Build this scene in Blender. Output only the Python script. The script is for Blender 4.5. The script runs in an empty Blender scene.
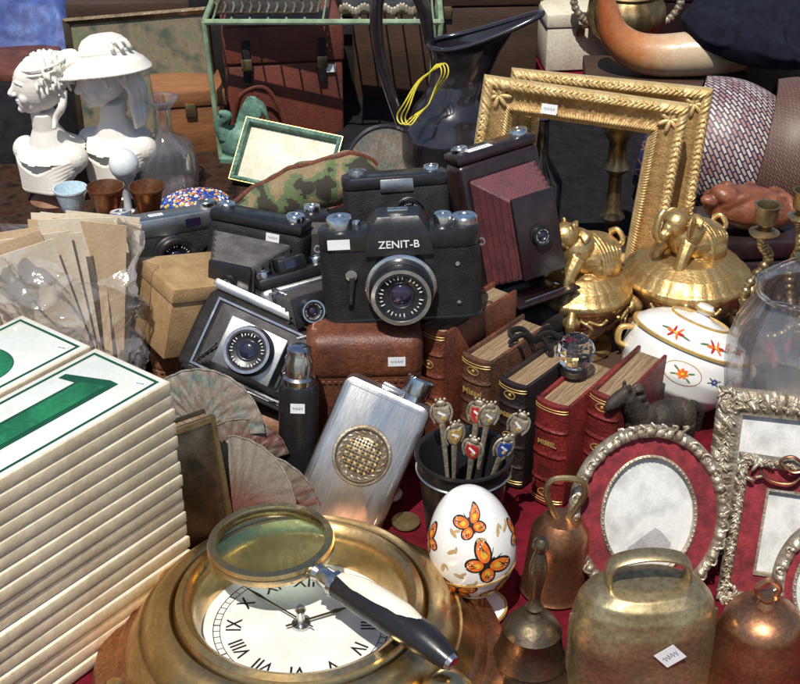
import bpy,bmesh,math,random
from mathutils import Vector,Matrix,Euler,noise
random.seed(7)
S=.01;TH=.75
sc=bpy.context.scene
R=random.uniform
def rad(a):return math.radians(a)
def X(l=(0,0,0),r=(0,0,0),s=1):
    if not isinstance(s,(tuple,list)):s=(s,s,s)
    return Matrix.Translation(l)@Euler([rad(a) for a in r]).to_matrix().to_4x4()@Matrix.Diagonal((s[0],s[1],s[2],1))
# ---------------- materials
def mat(name,c,c2=None,r=.5,m=0,ns=.6,lo=.35,hi=.65,bump=0,bs=4,coat=0,tr=0,ior=1.5,rv=.15,pt=None,c3=None,const=False,grad=None,alpha=1,fine=.2,stretch=(1,1,1),sheen=0,weave=0,spec=.5):
    M_=bpy.data.materials.new(name);M_.use_nodes=True
    N=M_.node_tree.nodes;L=M_.node_tree.links
    P=N['Principled BSDF']
    tc=N.new('ShaderNodeTexCoord');mp=N.new('ShaderNodeMapping');mp.inputs['Scale'].default_value=[100*a for a in stretch]
    L.new(tc.outputs['Object'],mp.inputs[0]);vec=mp.outputs[0]
    if c2 is None:c2=tuple(min(1,a*.72) for a in c)
    n1=N.new('ShaderNodeTexNoise');n1.inputs['Scale'].default_value=ns;n1.inputs['Detail'].default_value=5
    L.new(vec,n1.inputs['Vector'])
    rp=N.new('ShaderNodeValToRGB');rp.color_ramp.elements[0].position=lo;rp.color_ramp.elements[1].position=hi
    rp.color_ramp.elements[0].color=(*c2,1);rp.color_ramp.elements[1].color=(*c,1)
    if c3:
        for i,cc in enumerate(c3):
            e=rp.color_ramp.elements.new(lo+(hi-lo)*(i+1)/(len(c3)+1));e.color=(*cc,1)
    if const:rp.color_ramp.interpolation='CONSTANT'
    if grad:
        sx=N.new('ShaderNodeSeparateXYZ');L.new(vec,sx.inputs[0])
        mr=N.new('ShaderNodeMapRange');mr.inputs['From Min'].default_value=grad[1];mr.inputs['From Max'].default_value=grad[2]
        L.new(sx.outputs[grad[0]],mr.inputs['Value'])
        ad=N.new('ShaderNodeMath');ad.operation='MULTIPLY_ADD';ad.inputs[1].default_value=.35;L.new(n1.outputs['Fac'],ad.inputs[0])
        sb=N.new('ShaderNodeMath');sb.operation='SUBTRACT';sb.inputs[1].default_value=.175;L.new(mr.outputs[0],sb.inputs[0]);L.new(sb.outputs[0],ad.inputs[2])
        L.new(ad.outputs[0],rp.inputs['Fac'])
    else:L.new(n1.outputs['Fac'],rp.inputs['Fac'])
    n2=N.new('ShaderNodeTexNoise');n2.inputs['Scale'].default_value=ns*9;n2.inputs['Detail'].default_value=4;L.new(vec,n2.inputs['Vector'])
    m2=N.new('ShaderNodeMapRange');m2.inputs['From Min'].default_value=.3;m2.inputs['From Max'].default_value=.7;m2.inputs['To Min'].default_value=1-fine;m2.inputs['To Max'].default_value=1+fine*.6
    L.new(n2.outputs['Fac'],m2.inputs['Value'])
    mx=N.new('ShaderNodeMixRGB');mx.blend_type='MULTIPLY';mx.inputs[0].default_value=1
    L.new(rp.outputs[0],mx.inputs[1]);L.new(m2.outputs[0],mx.inputs[2]);col=mx.outputs[0]
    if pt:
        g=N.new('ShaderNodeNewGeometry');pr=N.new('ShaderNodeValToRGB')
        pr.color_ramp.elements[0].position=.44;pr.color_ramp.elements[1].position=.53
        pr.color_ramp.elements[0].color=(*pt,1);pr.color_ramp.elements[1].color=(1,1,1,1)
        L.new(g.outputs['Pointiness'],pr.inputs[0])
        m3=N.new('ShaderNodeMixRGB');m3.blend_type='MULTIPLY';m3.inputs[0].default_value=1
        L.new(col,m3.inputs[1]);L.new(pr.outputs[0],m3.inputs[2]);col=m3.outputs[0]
    L.new(col,P.inputs['Base Color'])
    rr=N.new('ShaderNodeMapRange');rr.inputs['From Min'].default_value=.3;rr.inputs['From Max'].default_value=.7
    rr.inputs['To Min'].default_value=min(1,r+rv);rr.inputs['To Max'].default_value=max(.02,r-rv*.5);L.new(n1.outputs['Fac'],rr.inputs['Value'])
    L.new(rr.outputs[0],P.inputs['Roughness'])
    P.inputs['Metallic'].default_value=m;P.inputs['IOR'].default_value=ior;P.inputs['Specular IOR Level'].default_value=spec
    P.inputs['Coat Weight'].default_value=coat;P.inputs['Coat Roughness'].default_value=.08
    P.inputs['Transmission Weight'].default_value=tr;P.inputs['Alpha'].default_value=alpha
    P.inputs['Sheen Weight'].default_value=sheen
    if bump or weave:
        b=N.new('ShaderNodeBump');b.inputs['Strength'].default_value=min(1,bump or weave);b.inputs['Distance'].default_value=.0012
        if weave:
            w1=N.new('ShaderNodeTexWave');w1.inputs['Scale'].default_value=bs;w1.bands_direction='X';w1.inputs['Distortion'].default_value=1
            w2=N.new('ShaderNodeTexWave');w2.inputs['Scale'].default_value=bs;w2.bands_direction='Y';w2.inputs['Distortion'].default_value=1
            L.new(vec,w1.inputs[0]);L.new(vec,w2.inputs[0]);a=N.new('ShaderNodeMath');a.operation='ADD'
            L.new(w1.outputs['Fac'],a.inputs[0]);L.new(w2.outputs['Fac'],a.inputs[1]);L.new(a.outputs[0],b.inputs['Height'])
        else:
            n3=N.new('ShaderNodeTexNoise');n3.inputs['Scale'].default_value=bs;n3.inputs['Detail'].default_value=4;L.new(vec,n3.inputs['Vector'])
            L.new(n3.outputs['Fac'],b.inputs['Height'])
        L.new(b.outputs[0],P.inputs['Normal'])
    return M_
def thinmat(name,tint,base,mxr,rough,diff,bump=0):
    M_=bpy.data.materials.new(name);M_.use_nodes=True;N=M_.node_tree.nodes;L=M_.node_tree.links;N.remove(N['Principled BSDF']);O=N['Material Output']
    t=N.new('ShaderNodeBsdfTransparent');t.inputs[0].default_value=(*tint,1)
    g=N.new('ShaderNodeBsdfGlossy');g.inputs['Roughness'].default_value=rough
    lw=N.new('ShaderNodeLayerWeight');lw.inputs['Blend'].default_value=.35
    mr=N.new('ShaderNodeMapRange');mr.inputs['To Min'].default_value=base;mr.inputs['To Max'].default_value=mxr;L.new(lw.outputs['Fresnel'],mr.inputs['Value'])
    mx=N.new('ShaderNodeMixShader');L.new(mr.outputs[0],mx.inputs[0]);L.new(t.outputs[0],mx.inputs[1]);L.new(g.outputs[0],mx.inputs[2]);last=mx
    if diff:
        d=N.new('ShaderNodeBsdfDiffuse');d.inputs[0].default_value=(.85,.86,.88,1);m2=N.new('ShaderNodeMixShader');m2.inputs[0].default_value=diff;L.new(mx.outputs[0],m2.inputs[1]);L.new(d.outputs[0],m2.inputs[2]);last=m2
    if bump:
        tc=N.new('ShaderNodeTexCoord');n=N.new('ShaderNodeTexNoise');n.inputs['Scale'].default_value=80;n.inputs['Detail'].default_value=4;L.new(tc.outputs['Object'],n.inputs['Vector'])
        b=N.new('ShaderNodeBump');b.inputs['Strength'].default_value=bump;b.inputs['Distance'].default_value=.004;L.new(n.outputs['Fac'],b.inputs['Height']);L.new(b.outputs[0],g.inputs['Normal']);L.new(b.outputs[0],lw.inputs['Normal'])
    L.new(last.outputs[0],O.inputs[0]);return M_
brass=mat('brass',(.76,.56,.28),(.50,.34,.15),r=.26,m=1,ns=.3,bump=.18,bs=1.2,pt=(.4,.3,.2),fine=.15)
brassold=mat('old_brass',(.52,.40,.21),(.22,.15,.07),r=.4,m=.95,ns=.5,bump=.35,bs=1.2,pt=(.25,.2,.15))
cowbrass=mat('cowbell_brass',(.54,.44,.25),(.27,.20,.10),r=.4,m=.88,ns=.3,bump=.4,bs=1.0,lo=.3,hi=.62,fine=.3)
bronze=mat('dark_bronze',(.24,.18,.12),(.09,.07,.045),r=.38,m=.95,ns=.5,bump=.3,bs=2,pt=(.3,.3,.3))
copper=mat('copper',(.54,.28,.15),(.27,.12,.06),r=.35,m=.95,ns=.4,bump=.3,bs=1.2,fine=.3)
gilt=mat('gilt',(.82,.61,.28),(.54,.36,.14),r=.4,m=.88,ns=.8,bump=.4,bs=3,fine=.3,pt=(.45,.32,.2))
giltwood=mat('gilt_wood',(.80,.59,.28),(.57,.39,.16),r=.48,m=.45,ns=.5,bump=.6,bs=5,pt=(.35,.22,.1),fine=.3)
chrome=mat('chrome',(.78,.78,.76),(.5,.5,.5),r=.14,m=1,ns=1)
steel=mat('brushed_steel',(.62,.61,.58),(.45,.44,.42),r=.33,m=1,ns=.5,stretch=(1,.15,1),bump=.12,bs=12,fine=.15)
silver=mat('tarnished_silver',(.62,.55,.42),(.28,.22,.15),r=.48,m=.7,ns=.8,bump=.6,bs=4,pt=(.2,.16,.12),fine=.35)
blackm=mat('black_enamel',(.018,.018,.02),(.01,.01,.01),r=.28,ns=1,bump=.05,fine=.4)
blackl=mat('black_leatherette',(.02,.019,.018),(.009,.009,.009),r=.6,ns=.8,bump=.9,bs=9,spec=.28)
bellow=mat('bellows_cloth',(.05,.045,.045),(.03,.027,.027),r=.55,bump=.3,bs=6,spec=.5)
bellowr=mat('maroon_bellows',(.13,.035,.042),(.07,.02,.024),r=.45,bump=.3,bs=6)
bakel=mat('dark_bakelite',(.028,.014,.016),(.013,.008,.009),r=.24,ns=.7,coat=.2)
brownl=mat('brown_leather',(.17,.055,.027),(.085,.026,.013),r=.42,ns=.3,bump=.6,bs=5,fine=.35)
tanl=mat('worn_tan_leather',(.28,.14,.07),(.15,.065,.03),r=.55,ns=.4,bump=.5,bs=5)
trunkm=mat('red_brown_case',(.17,.045,.026),(.09,.025,.016),r=.5,ns=.2,bump=.5,bs=5)
glass=mat('clear_glass',(1,1,1),(.97,1,.99),r=.01,tr=1,ior=1.45,rv=0,fine=0)
thing_=thinmat('thin_clear_glass',(.985,.99,.988),.04,.5,.03,.045)
plastic=thinmat('clear_plastic_bag',(.97,.97,.97),.06,.7,.12,.10,.5)
lensg=mat('lens_glass',(.78,.96,.88),(.72,.94,.84),r=.005,tr=1,ior=1.25,rv=0,fine=0)
darkgl=mat('dark_lens',(.01,.012,.03),(.02,.01,.03),r=.03,rv=0,coat=1,fine=0)
plaster=mat('white_plaster',(.80,.77,.70),(.70,.66,.58),r=.5,ns=.25,bump=.1,bs=3,fine=.06)
porc=mat('white_porcelain',(.82,.81,.78),(.76,.75,.72),r=.12,rv=.05,ns=.4,coat=.5,fine=.04)
goldp=mat('gold_trim_paint',(.80,.55,.20),(.62,.4,.12),r=.3,m=.5,ns=2)
paper=mat('white_sticker_paper',(.80,.80,.80),(.7,.7,.71),r=.7,fine=.05)
ink=mat('pen_ink',(.03,.04,.12),r=.6)
pages=mat('aged_pages',(.38,.27,.15),(.18,.11,.055),r=.85,ns=.5,stretch=(9,.4,.4),bump=.6,bs=3,fine=.45)
redcl=mat('crimson_tablecloth',(.28,.012,.032),(.16,.007,.018),r=.95,ns=.12,weave=.8,bs=3,fine=.35,spec=.15)
velvet=mat('red_velvet',(.30,.02,.03),(.13,.01,.015),r=.75,ns=1.2,sheen=.1,bump=.7,bs=14,fine=.35)
tileedge=mat('cream_tile_edge',(.74,.64,.45),(.58,.47,.30),r=.6,ns=.2,bump=.2,bs=6,fine=.16)
glaze=mat('white_glaze',(.78,.79,.72),(.71,.73,.65),r=.12,ns=.25,rv=.04,coat=.6,bump=.08,bs=1,fine=.06)
green=mat('green_enamel',(.02,.20,.075),(.008,.10,.035),r=.15,ns=.3,coat=.5)
greend=mat('dark_green_enamel',(.008,.08,.03),r=.15,coat=.5)
bluecl=mat('blue_tarp',(.05,.10,.30),(.03,.05,.18),r=.6,bump=.4,bs=2)
darkcl=mat('dark_cloth',(.02,.019,.022),(.01,.01,.012),r=.95,weave=.6,bs=4,spec=.15)
browncl=mat('brown_rug',(.07,.025,.02),(.025,.015,.014),c3=[(.09,.05,.03)],r=.95,ns=.5,weave=.8,bs=3,spec=.1)
navy=mat('black_navy_felt',(.014,.015,.026),(.008,.009,.015),r=1,bump=.7,bs=9,spec=.12,rv=0)
woodm=mat('varnished_wood',(.30,.13,.05),(.17,.07,.028),r=.4,ns=.4,stretch=(.2,1,1),bump=.2,coat=.15)
woodd=mat('dark_wood',(.07,.035,.02),(.035,.018,.01),r=.55,ns=.4,stretch=(.2,1,1),bump=.3)
greenm=mat('green_painted_iron',(.26,.36,.22),(.16,.22,.13),r=.45,bump=.3)
verd=mat('verdigris',(.16,.30,.23),(.06,.14,.10),r=.6,ns=.8,bump=.6,fine=.35)
camo=mat('camouflage_cloth',(.26,.19,.11),(.04,.035,.025),c3=[(.10,.14,.06),(.23,.17,.09)],const=True,lo=.38,hi=.6,ns=.33,r=.9,bump=.4,bs=12,fine=.15)
cardb=mat('tan_cardboard',(.40,.26,.12),(.30,.18,.08),r=.65,bump=.3,bs=5)
envel=mat('cream_envelope',(.78,.69,.54),(.66,.56,.41),r=.8,ns=.3,bump=.2,bs=3,fine=.08)
envel2=mat('brown_envelope',(.58,.43,.27),(.5,.36,.22),r=.8,ns=.3,bump=.2,bs=3,fine=.1)
hornm=mat('cow_horn',(.30,.15,.07),(.36,.10,.03),c3=[(.45,.18,.06),(.55,.40,.25),(.52,.41,.27)],lo=.02,hi=.98,grad=(0,-10,10),r=.25,coat=.3,bump=.2,bs=1)
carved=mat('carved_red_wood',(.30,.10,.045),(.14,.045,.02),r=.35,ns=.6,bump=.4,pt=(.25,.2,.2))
jugm=mat('dark_glazed_jug',(.022,.019,.024),(.013,.011,.013),r=.16,bump=.15,bs=.7,rv=.05,spec=.8,coat=.35)
yellow=mat('yellow_cord',(.75,.62,.05),r=.5)
opal=mat('blue_opaline',(.58,.72,.78),(.46,.6,.68),r=.1,coat=.6,ns=.3)
opalw=mat('white_opaline',(.74,.78,.79),(.66,.71,.73),r=.1,coat=.6,ns=.3,fine=.05)
shellm=mat('fan_plate_glass',(.22,.24,.21),(.09,.14,.12),c3=[(.20,.15,.12)],r=.42,ns=.45,bump=.3,fine=.35)
shell2=mat('tinted_fan_glass',(.18,.16,.13),(.03,.07,.05),c3=[(.13,.05,.04),(.15,.12,.09)],grad=(1,-1,7),lo=.1,hi=.9,r=.45,ns=.9,bump=.3,fine=.35)
amber=mat('rose_amber_glass',(.40,.20,.10),(.20,.10,.05),r=.08,coat=.8,ns=.35,m=.3,fine=.1)
darkfig=mat('black_bronze_figure',(.075,.055,.04),(.028,.022,.018),r=.6,m=.3,bump=.7,bs=3,fine=.4)
orange=mat('orange_enamel',(.80,.22,.03),(.66,.12,.02),r=.2,ns=3)
yel2=mat('yellow_enamel',(.85,.5,.05),r=.2)
blke=mat('black_line_enamel',(.02,.015,.015),r=.3)
bluee=mat('blue_enamel',(.03,.09,.36),(.02,.05,.25),r=.15,coat=.5)
rede=mat('red_enamel',(.5,.03,.03),r=.15,coat=.5)
tanleaf=mat('tan_leaf_paint',(.55,.38,.18),r=.3)
leafg=mat('leaf_green_paint',(.10,.22,.08),r=.3)
ivory=mat('ivory_inlay',(.82,.77,.64),(.74,.68,.54),r=.2,ns=.5,coat=.3,fine=.08)
dialm=mat('clock_dial',(.78,.77,.72),(.64,.63,.57),r=.35,ns=.3,fine=.07)
photo=mat('backing_paper_print',(.66,.66,.63),(.42,.42,.40),r=.6,ns=.5,fine=.1,lo=.3,hi=.55)
greyp=mat('grey_photo_paper',(.42,.42,.41),(.3,.3,.3),r=.5,ns=.5)
paint=mat('oil_picture',(.12,.14,.07),(.035,.06,.04),c3=[(.17,.13,.08)],r=.5,ns=.3)
pave=mat('pavement_stone',(.22,.21,.2),(.15,.145,.14),r=.85,ns=.02,bump=.5,bs=1)
cream=mat('cream_satin',(.70,.66,.53),(.6,.55,.42),r=.5,ns=.4)
# ---------------- mesh builder
def cr(P,n=8,closed=False):
    P=[Vector(p) for p in P];o=[];k=len(P)
    for i in range(k if closed else k-1):
        if closed:a,b,c,d=P[(i-1)%k],P[i],P[(i+1)%k],P[(i+2)%k]
        else:a,b,c,d=P[max(i-1,0)],P[i],P[i+1],P[min(i+2,k-1)]
        for j in range(n):
            t=j/n;o.append(.5*((2*b)+(c-a)*t+(2*a-5*b+4*c-d)*t*t+(3*b-a-3*c+d)*t**3))
    if not closed:o.append(P[-1])
    return o
class M:
    def __init__(s):s.V=[];s.F=[];s.I=[];s.mats=[]
    def add(s,vs,fs,mt,T=None):
        if mt not in s.mats:s.mats.append(mt)
        k=s.mats.index(mt);o=len(s.V)
        for v in vs:
            v=Vector(v);s.V.append(T@v if T else v)
        for f in fs:s.F.append([o+i for i in f]);s.I.append(k)
        return s
    def bm(s,b,mt,T=None):
        b.verts.ensure_lookup_table();b.verts.index_update()
        vs=[v.co.copy() for v in b.verts];fs=[[v.index for v in f.verts] for f in b.faces];b.free();return s.add(vs,fs,mt,T)
    def box(s,sz,mt,T=None,bev=.08,seg=2):
        b=bmesh.new();bmesh.ops.create_cube(b,size=1)
        for v in b.verts:v.co=Vector((v.co.x*sz[0],v.co.y*sz[1],v.co.z*sz[2]))
        if bev:bmesh.ops.bevel(b,geom=b.edges[:],offset=min(bev,min(sz)*.49),segments=seg,affect='EDGES',profile=.5)
        return s.bm(b,mt,T)
    def prism(s,out,h,mt,T=None,bev=0,z0=None):
        b=bmesh.new();z0=-h/2 if z0 is None else z0
        vs=[b.verts.new((p[0],p[1],z0)) for p in out];f=b.faces.new(vs)
        r=bmesh.ops.extrude_face_region(b,geom=[f])
        for v in r['geom']:
            if isinstance(v,bmesh.types.BMVert):v.co.z+=h
        if bev:
            es=[e for e in b.edges if abs(e.verts[0].co.z-e.verts[1].co.z)<1e-6]
            bmesh.ops.bevel(b,geom=es,offset=bev,segments=2,affect='EDGES',profile=.5)
        return s.bm(b,mt,T)
    def lathe(s,pr,mt,T=None,seg=48,mod=None,closed=False):
        vs=[];rings=[]
        for i,(r,z) in enumerate(pr):
            if r<1e-4:rings.append([len(vs)]);vs.append((0,0,z))
            else:
                rg=[]
                for j in range(seg):
                    a=2*math.pi*j/seg;q=r*(mod(a,i) if mod else 1);rg.append(len(vs));vs.append((q*math.cos(a),q*math.sin(a),z))
                rings.append(rg)
        fs=[];n=len(rings)
        for i in range(n if closed else n-1):
            A=rings[i];B=rings[(i+1)%n]
            for j in range(seg):
                k=(j+1)%seg
                if len(A)==1 and len(B)==1:continue
                if len(A)==1:fs.append([A[0],B[k],B[j]])
                elif len(B)==1:fs.append([A[j],A[k],B[0]])
                else:fs.append([A[j],A[k],B[k],B[j]])
        return s.add(vs,fs,mt,T)
    def tube(s,P,r,mt,T=None,seg=10,closed=False,flat=1):
        P=[Vector(p) for p in P];n=len(P);vs=[];fs=[]
        if isinstance(r,(list,tuple)):
            rs=[]
            for i in range(n):
                q=i/(n-1)*(len(r)-1);k=min(len(r)-2,int(q));rs.append(r[k]*(1-(q-k))+r[k+1]*(q-k))
        else:rs=[r]*n
        up=None
        for i in range(n):
            if closed:t=P[(i+1)%n]-P[i-1]
            else:t=P[min(i+1,n-1)]-P[max(i-1,0)]
            t.normalize()
            if up is None:
                up=Vector((0,0,1)) if abs(t.z)<.9 else Vector((1,0,0))
            u=(up-t*up.dot(t)).normalized();w=t.cross(u);up=u
            for j in range(seg):
                a=2*math.pi*j/seg;vs.append(P[i]+(u*math.cos(a)+w*math.sin(a)*flat)*rs[i])
        for i in range(n if closed else n-1):
            k=(i+1)%n
            for j in range(seg):
                l=(j+1)%seg;fs.append([i*seg+j,i*seg+l,k*seg+l,k*seg+j])
        if not closed:fs.append(list(range(seg))[::-1]);fs.append([(n-1)*seg+j for j in range(seg)])
        return s.add(vs,fs,mt,T)
    def ell(s,c,r,mt,rot=(0,0,0),T=None,u=20,v=12):
        if not isinstance(r,(tuple,list)):r=(r,r,r)
        pr=[(math.sin(math.pi*i/v),-math.cos(math.pi*i/v)) for i in range(v+1)];pr[0]=(0,-1);pr[-1]=(0,1)
        TT=X(c,rot,r);return s.lathe(pr,mt,(T@TT) if T else TT,seg=u)
    def ring(s,kind,W,H,pr,mt,T=None,n=200,disp=None):
        vs=[];fs=[];k=len(pr);pts=[]
        if kind=='oval':
            for i in range(n):
                a=2*math.pi*i/n;pts.append((math.cos(a),math.sin(a),a*(W+H)/2))
        else:
            m=n//4
            for sd in range(4):
                for i in range(m):
                    t=-1+2*i/m
                    c={0:(t,1),1:(1,-t),2:(-t,-1),3:(-1,t)}[sd];pts.append((c[0],c[1],t*(W if sd%2==0 else H)))
            n=len(pts)
        for (cx,cy,ar) in pts:
            for j,(o,h) in enumerate(pr):
                vs.append((cx*(W-o),cy*(H-o),h+(disp(ar,j) if disp else 0)))
        for i in range(n):
            i2=(i+1)%n
            for j in range(k):
                j2=(j+1)%k;fs.append([i*k+j,i2*k+j,i2*k+j2,i*k+j2])
        return s.add(vs,fs,mt,T)
    def text(s,txt,size,mt,T=None,ext=.01,off=0):
        cu=bpy.data.curves.new('t','FONT');cu.body=txt;cu.size=size;cu.extrude=ext;cu.align_x='CENTER';cu.align_y='CENTER';cu.offset=off
        ob=bpy.data.objects.new('t',cu);sc.collection.objects.link(ob);bpy.context.view_layer.update()
        me=bpy.data.meshes.new_from_object(ob.evaluated_get(bpy.context.evaluated_depsgraph_get()))
        vs=[v.co.copy() for v in me.vertices];fs=[list(p.vertices) for p in me.polygons]
        bpy.data.objects.remove(ob);bpy.data.curves.remove(cu);bpy.data.meshes.remove(me)
        return s.add(vs,fs,mt,T)
    def grid(s,fn,nu,nv,mt,T=None,wrap=False):
        vs=[fn(i/(nu if wrap else nu-1),j/(nv-1)) for i in range(nu) for j in range(nv)];fs=[]
        for i in range(nu if wrap else nu-1):
            k=(i+1)%nu
            for j in range(nv-1):fs.append([i*nv+j,k*nv+j,k*nv+j+1,i*nv+j+1])
        return s.add(vs,fs,mt,T)
    def out(s,name,parent=None,T=None,label=None,cat=None,remesh=0,smooth=0,ang=38,group=None,kind=None,recalc=True,weld=False):
        me=bpy.data.meshes.new(name);me.from_pydata([v*S for v in s.V],[],s.F)
        for mt in s.mats:me.materials.append(mt)
        for p,i in zip(me.polygons,s.I):p.material_index=i
        me.validate()
        if recalc or weld:
            b=bmesh.new();b.from_mesh(me)
            if weld:bmesh.ops.remove_doubles(b,verts=b.verts[:],dist=1e-6)
            bmesh.ops.recalc_face_normals(b,faces=b.faces[:]);b.to_mesh(me);b.free()
        ob=bpy.data.objects.new(name,me);sc.collection.objects.link(ob)
        if remesh:
            md=ob.modifiers.new('r','REMESH');md.mode='VOXEL';md.voxel_size=remesh*S
            if smooth:
                m2=ob.modifiers.new('s','SMOOTH');m2.iterations=smooth;m2.factor=.5
            bpy.context.view_layer.update()
            me2=bpy.data.meshes.new_from_object(ob.evaluated_get(bpy.context.evaluated_depsgraph_get()))
            ob.modifiers.clear();ob.data=me2;me2.name=name;bpy.data.meshes.remove(me);me=me2
            if not me.materials:me.materials.append(s.mats[0])
            for p in me.polygons:p.material_index=0
        me.polygons.foreach_set('use_smooth',[True]*len(me.polygons))
        if not remesh:me.set_sharp_from_angle(angle=rad(ang))
        place(ob,T,parent)
        if label:ob['label']=label
        if cat:ob['category']=cat
        if group:ob['group']=group
        if kind:ob['kind']=kind
        return ob
def place(ob,T,parent=None):
    T=(T or Matrix()).copy();t=T.translation*S
    if parent is None:t.z+=TH
    T.translation=t
    if parent:ob.parent=parent
    ob.matrix_local=T
def thing(name,label,cat,T,group=None):
    e=bpy.data.objects.new(name,None);e.empty_display_size=.02;sc.collection.objects.link(e);place(e,T)
    e['label']=label;e['category']=cat
    if group:e['group']=group
    return e
def rrect(w,h,r,n=5):
    o=[]
    for cx,cy,a0 in((w/2-r,h/2-r,0),(-w/2+r,h/2-r,90),(-w/2+r,-h/2+r,180),(w/2-r,-h/2+r,270)):
        for i in range(n+1):
            a=rad(a0+90*i/n);o.append((cx+r*math.cos(a),cy+r*math.sin(a)))
    return o
def sticker(par,T,w=1.4,h=.9,sc_=True):
    m=M().box((w,h,.03),paper,bev=0)
    if sc_:
        P=[(-w*.35+w*.7*i/14,h*.18*math.sin(i*2.3),.02) for i in range(15)];m.tube(P,.022,ink,seg=4)
    return m.out('price_sticker',par,T)
FR=(90,0,0)
# ---------------- setting
m=M()
def tcf(u,v):
    x=-85+170*u;y=58+190*v;return (x,y,-.22+.12*noise.noise(Vector((x*.06,y*.06,0))))
m.grid(tcf,120,130,redcl)
def dr(u,v):
    per=[(-85,58),(85,58),(85,248),(-85,248)];L=[170,190,170,190];s=u*720
    for k in range(4):
        if s<=L[k]+1e-6 or k==3:
            a=per[k];b=per[(k+1)%4];t=min(1,s/L[k]);x=a[0]+(b[0]-a[0])*t;y=a[1]+(b[1]-a[1])*t;break
        s-=L[k]
    w=v*(1.2*math.sin(u*720*.45)+1);c=Vector((x,y-153,0)).normalized();return (x+c.x*w,y+c.y*w,-.25-v*45)
m.grid(dr,720,6,redcl,wrap=True)
m.out('tablecloth',label='crimson woven cloth covering the stall table',cat='tablecloth',recalc=False)
tb=thing('market_table','wooden trestle table under the crimson cloth','table',X((0,153,-75)))
M().box((168,188,3),woodd,X((0,0,72.9))).out('table_top',tb)
for i,(x,y) in enumerate(((-78,-88),(78,-88),(-78,88),(78,88))):M().box((5,5,71),woodd,X((x,y,35.6))).out('leg',tb)
m=M();m.add([(-30000,-30000,-75),(30000,-30000,-75),(30000,30000,-75),(-30000,30000,-75)],[[0,1,2,3]],pave);m.out('ground',kind='structure')
# ---------------- ship clock
ck=thing('ship_clock','round brass porthole clock lying face up on the cloth','clock',X((-7.3,81.6,0)))
M().lathe([(0,0),(15.0,0),(15.5,.5),(15.2,1.4),(14.2,1.9),(13.8,1.9),(13.4,2.3),(12.8,2.6),(0,2.6)],copper,seg=96).out('base_flange',ck)
M().lathe([(7.3,3.2),(7.35,4.6),(7.6,5.2),(7.65,5.9),(8.0,6.5),(8.5,6.8),(9.0,6.6),(9.2,6.0),(9.35,5.9),(9.5,6.2),(10.2,6.2),(10.9,5.7),(11.5,4.7),(11.7,4.4),(11.9,4.4),(12.4,3.5),(12.9,2.62),(7.3,2.62)],brass,seg=120,closed=True).out('bezel',ck)
m=M().lathe([(0,3.7),(7.38,3.7),(7.38,3.0),(0,3.0)],dialm,seg=96)
for i,t in enumerate(['XII','I','II','III','IV','V','VI','VII','VIII','IX','X','XI']):
    a=90-30*i;m.text(t,1.4,blke,X((4.9*math.cos(rad(a)),4.9*math.sin(rad(a)),3.72),(0,0,a-90),(1,1.15,1)),.008,.012)
for i in range(60):
    a=rad(6*i);m.box((.5,.1 if i%5==0 else .05,.02),blke,X((6.25*math.cos(a),6.25*math.sin(a),3.72),(0,0,6*i)),bev=0)
m.ring('oval',6.5,6.5,[(0,3.71),(0,3.73),(.06,3.73),(.06,3.71)],blke);m.ring('oval',6.0,6.0,[(0,3.71),(0,3.73),(.05,3.73),(.05,3.71)],blke)
m.out('dial',ck)
def hand(L,w,z,a,nm):
    M().prism([(-w*.4,-1.2),(w*.4,-1.2),(w*.5,L*.6),(w,L*.72),(0,L),(-w,L*.72),(-w*.5,L*.6)],.06,bronze,X((0,0,z),(0,0,a))).out(nm,ck)
hand(3.9,.2,4.1,-65,'hour_hand');hand(6,.13,4.25,50,'minute_hand')
M().lathe([(0,3.7),(.75,3.7),(.7,3.95),(.35,4.0),(.3,5.0),(.42,5.2),(.3,5.5),(0,5.6)],chrome,seg=32).out('hub',ck)
q=X((0,0,0),(0,0,-38))
m=M();m.lathe([(0,1.8),(2.0,1.8),(2.1,4.0),(1.7,4.6),(1.8,5.4),(1.2,6.2),(.5,6.5),(0,6.5)],brass,q@X((13.4,0,0)),seg=32)
m.box((4,3.0,2.0),brass,q@X((12,0,3.6)),bev=.4);m.out('clamp_screw',ck)
for a in (20,140,200,265):
    q=X((0,0,0),(0,0,a));M().lathe([(0,1.8),(.7,1.8),(.6,2.5),(0,2.7)],brass,q@X((13.9,0,0)),seg=20).out('flange_screw',ck)
M().box((3.4,2.2,1.8),brass,X((0,0,0),(0,0,150))@X((12.2,0,3.4)),bev=.4).out('hinge',ck)
# ---------------- magnifier
LC=Vector((-9.7,86.2,7.7));HE=Vector((2.7,73.9,8.6));dv=(HE-LC);ya=math.degrees(math.atan2(dv.y,dv.x));
mg=thing('magnifying_glass','brass rimmed magnifying glass with black and ivory handle','magnifying glass',X(tuple(LC),(0,-2.5,ya)))
M().lathe([(4.15,-.55),(4.7,-.5),(4.8,-.2),(4.65,0),(4.8,.2),(4.7,.5),(4.15,.55),(4.05,.3),(4.05,-.3)],brass,seg=72,closed=True).out('rim',mg)
M().lathe([(0,-.32),(2,-.27),(3.2,-.17),(4.12,-.05),(4.12,.05),(3.2,.17),(2,.27),(0,.32)],lensg,seg=72).out('lens',mg)
M().lathe([(0,4.6),(.4,4.6),(.45,5.0),(.75,5.2),(.6,5.6),(.8,5.9),(.78,6.9),(1.05,7.1),(1.0,7.5),(0,7.5)],chrome,X((0,0,0),(0,90,0)),seg=28).out('collar',mg)
P=cr([(7.3,0,0),(10,0,.1),(13,0,.1),(16,0,-.1),(18.4,0,-.6)],8)
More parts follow.
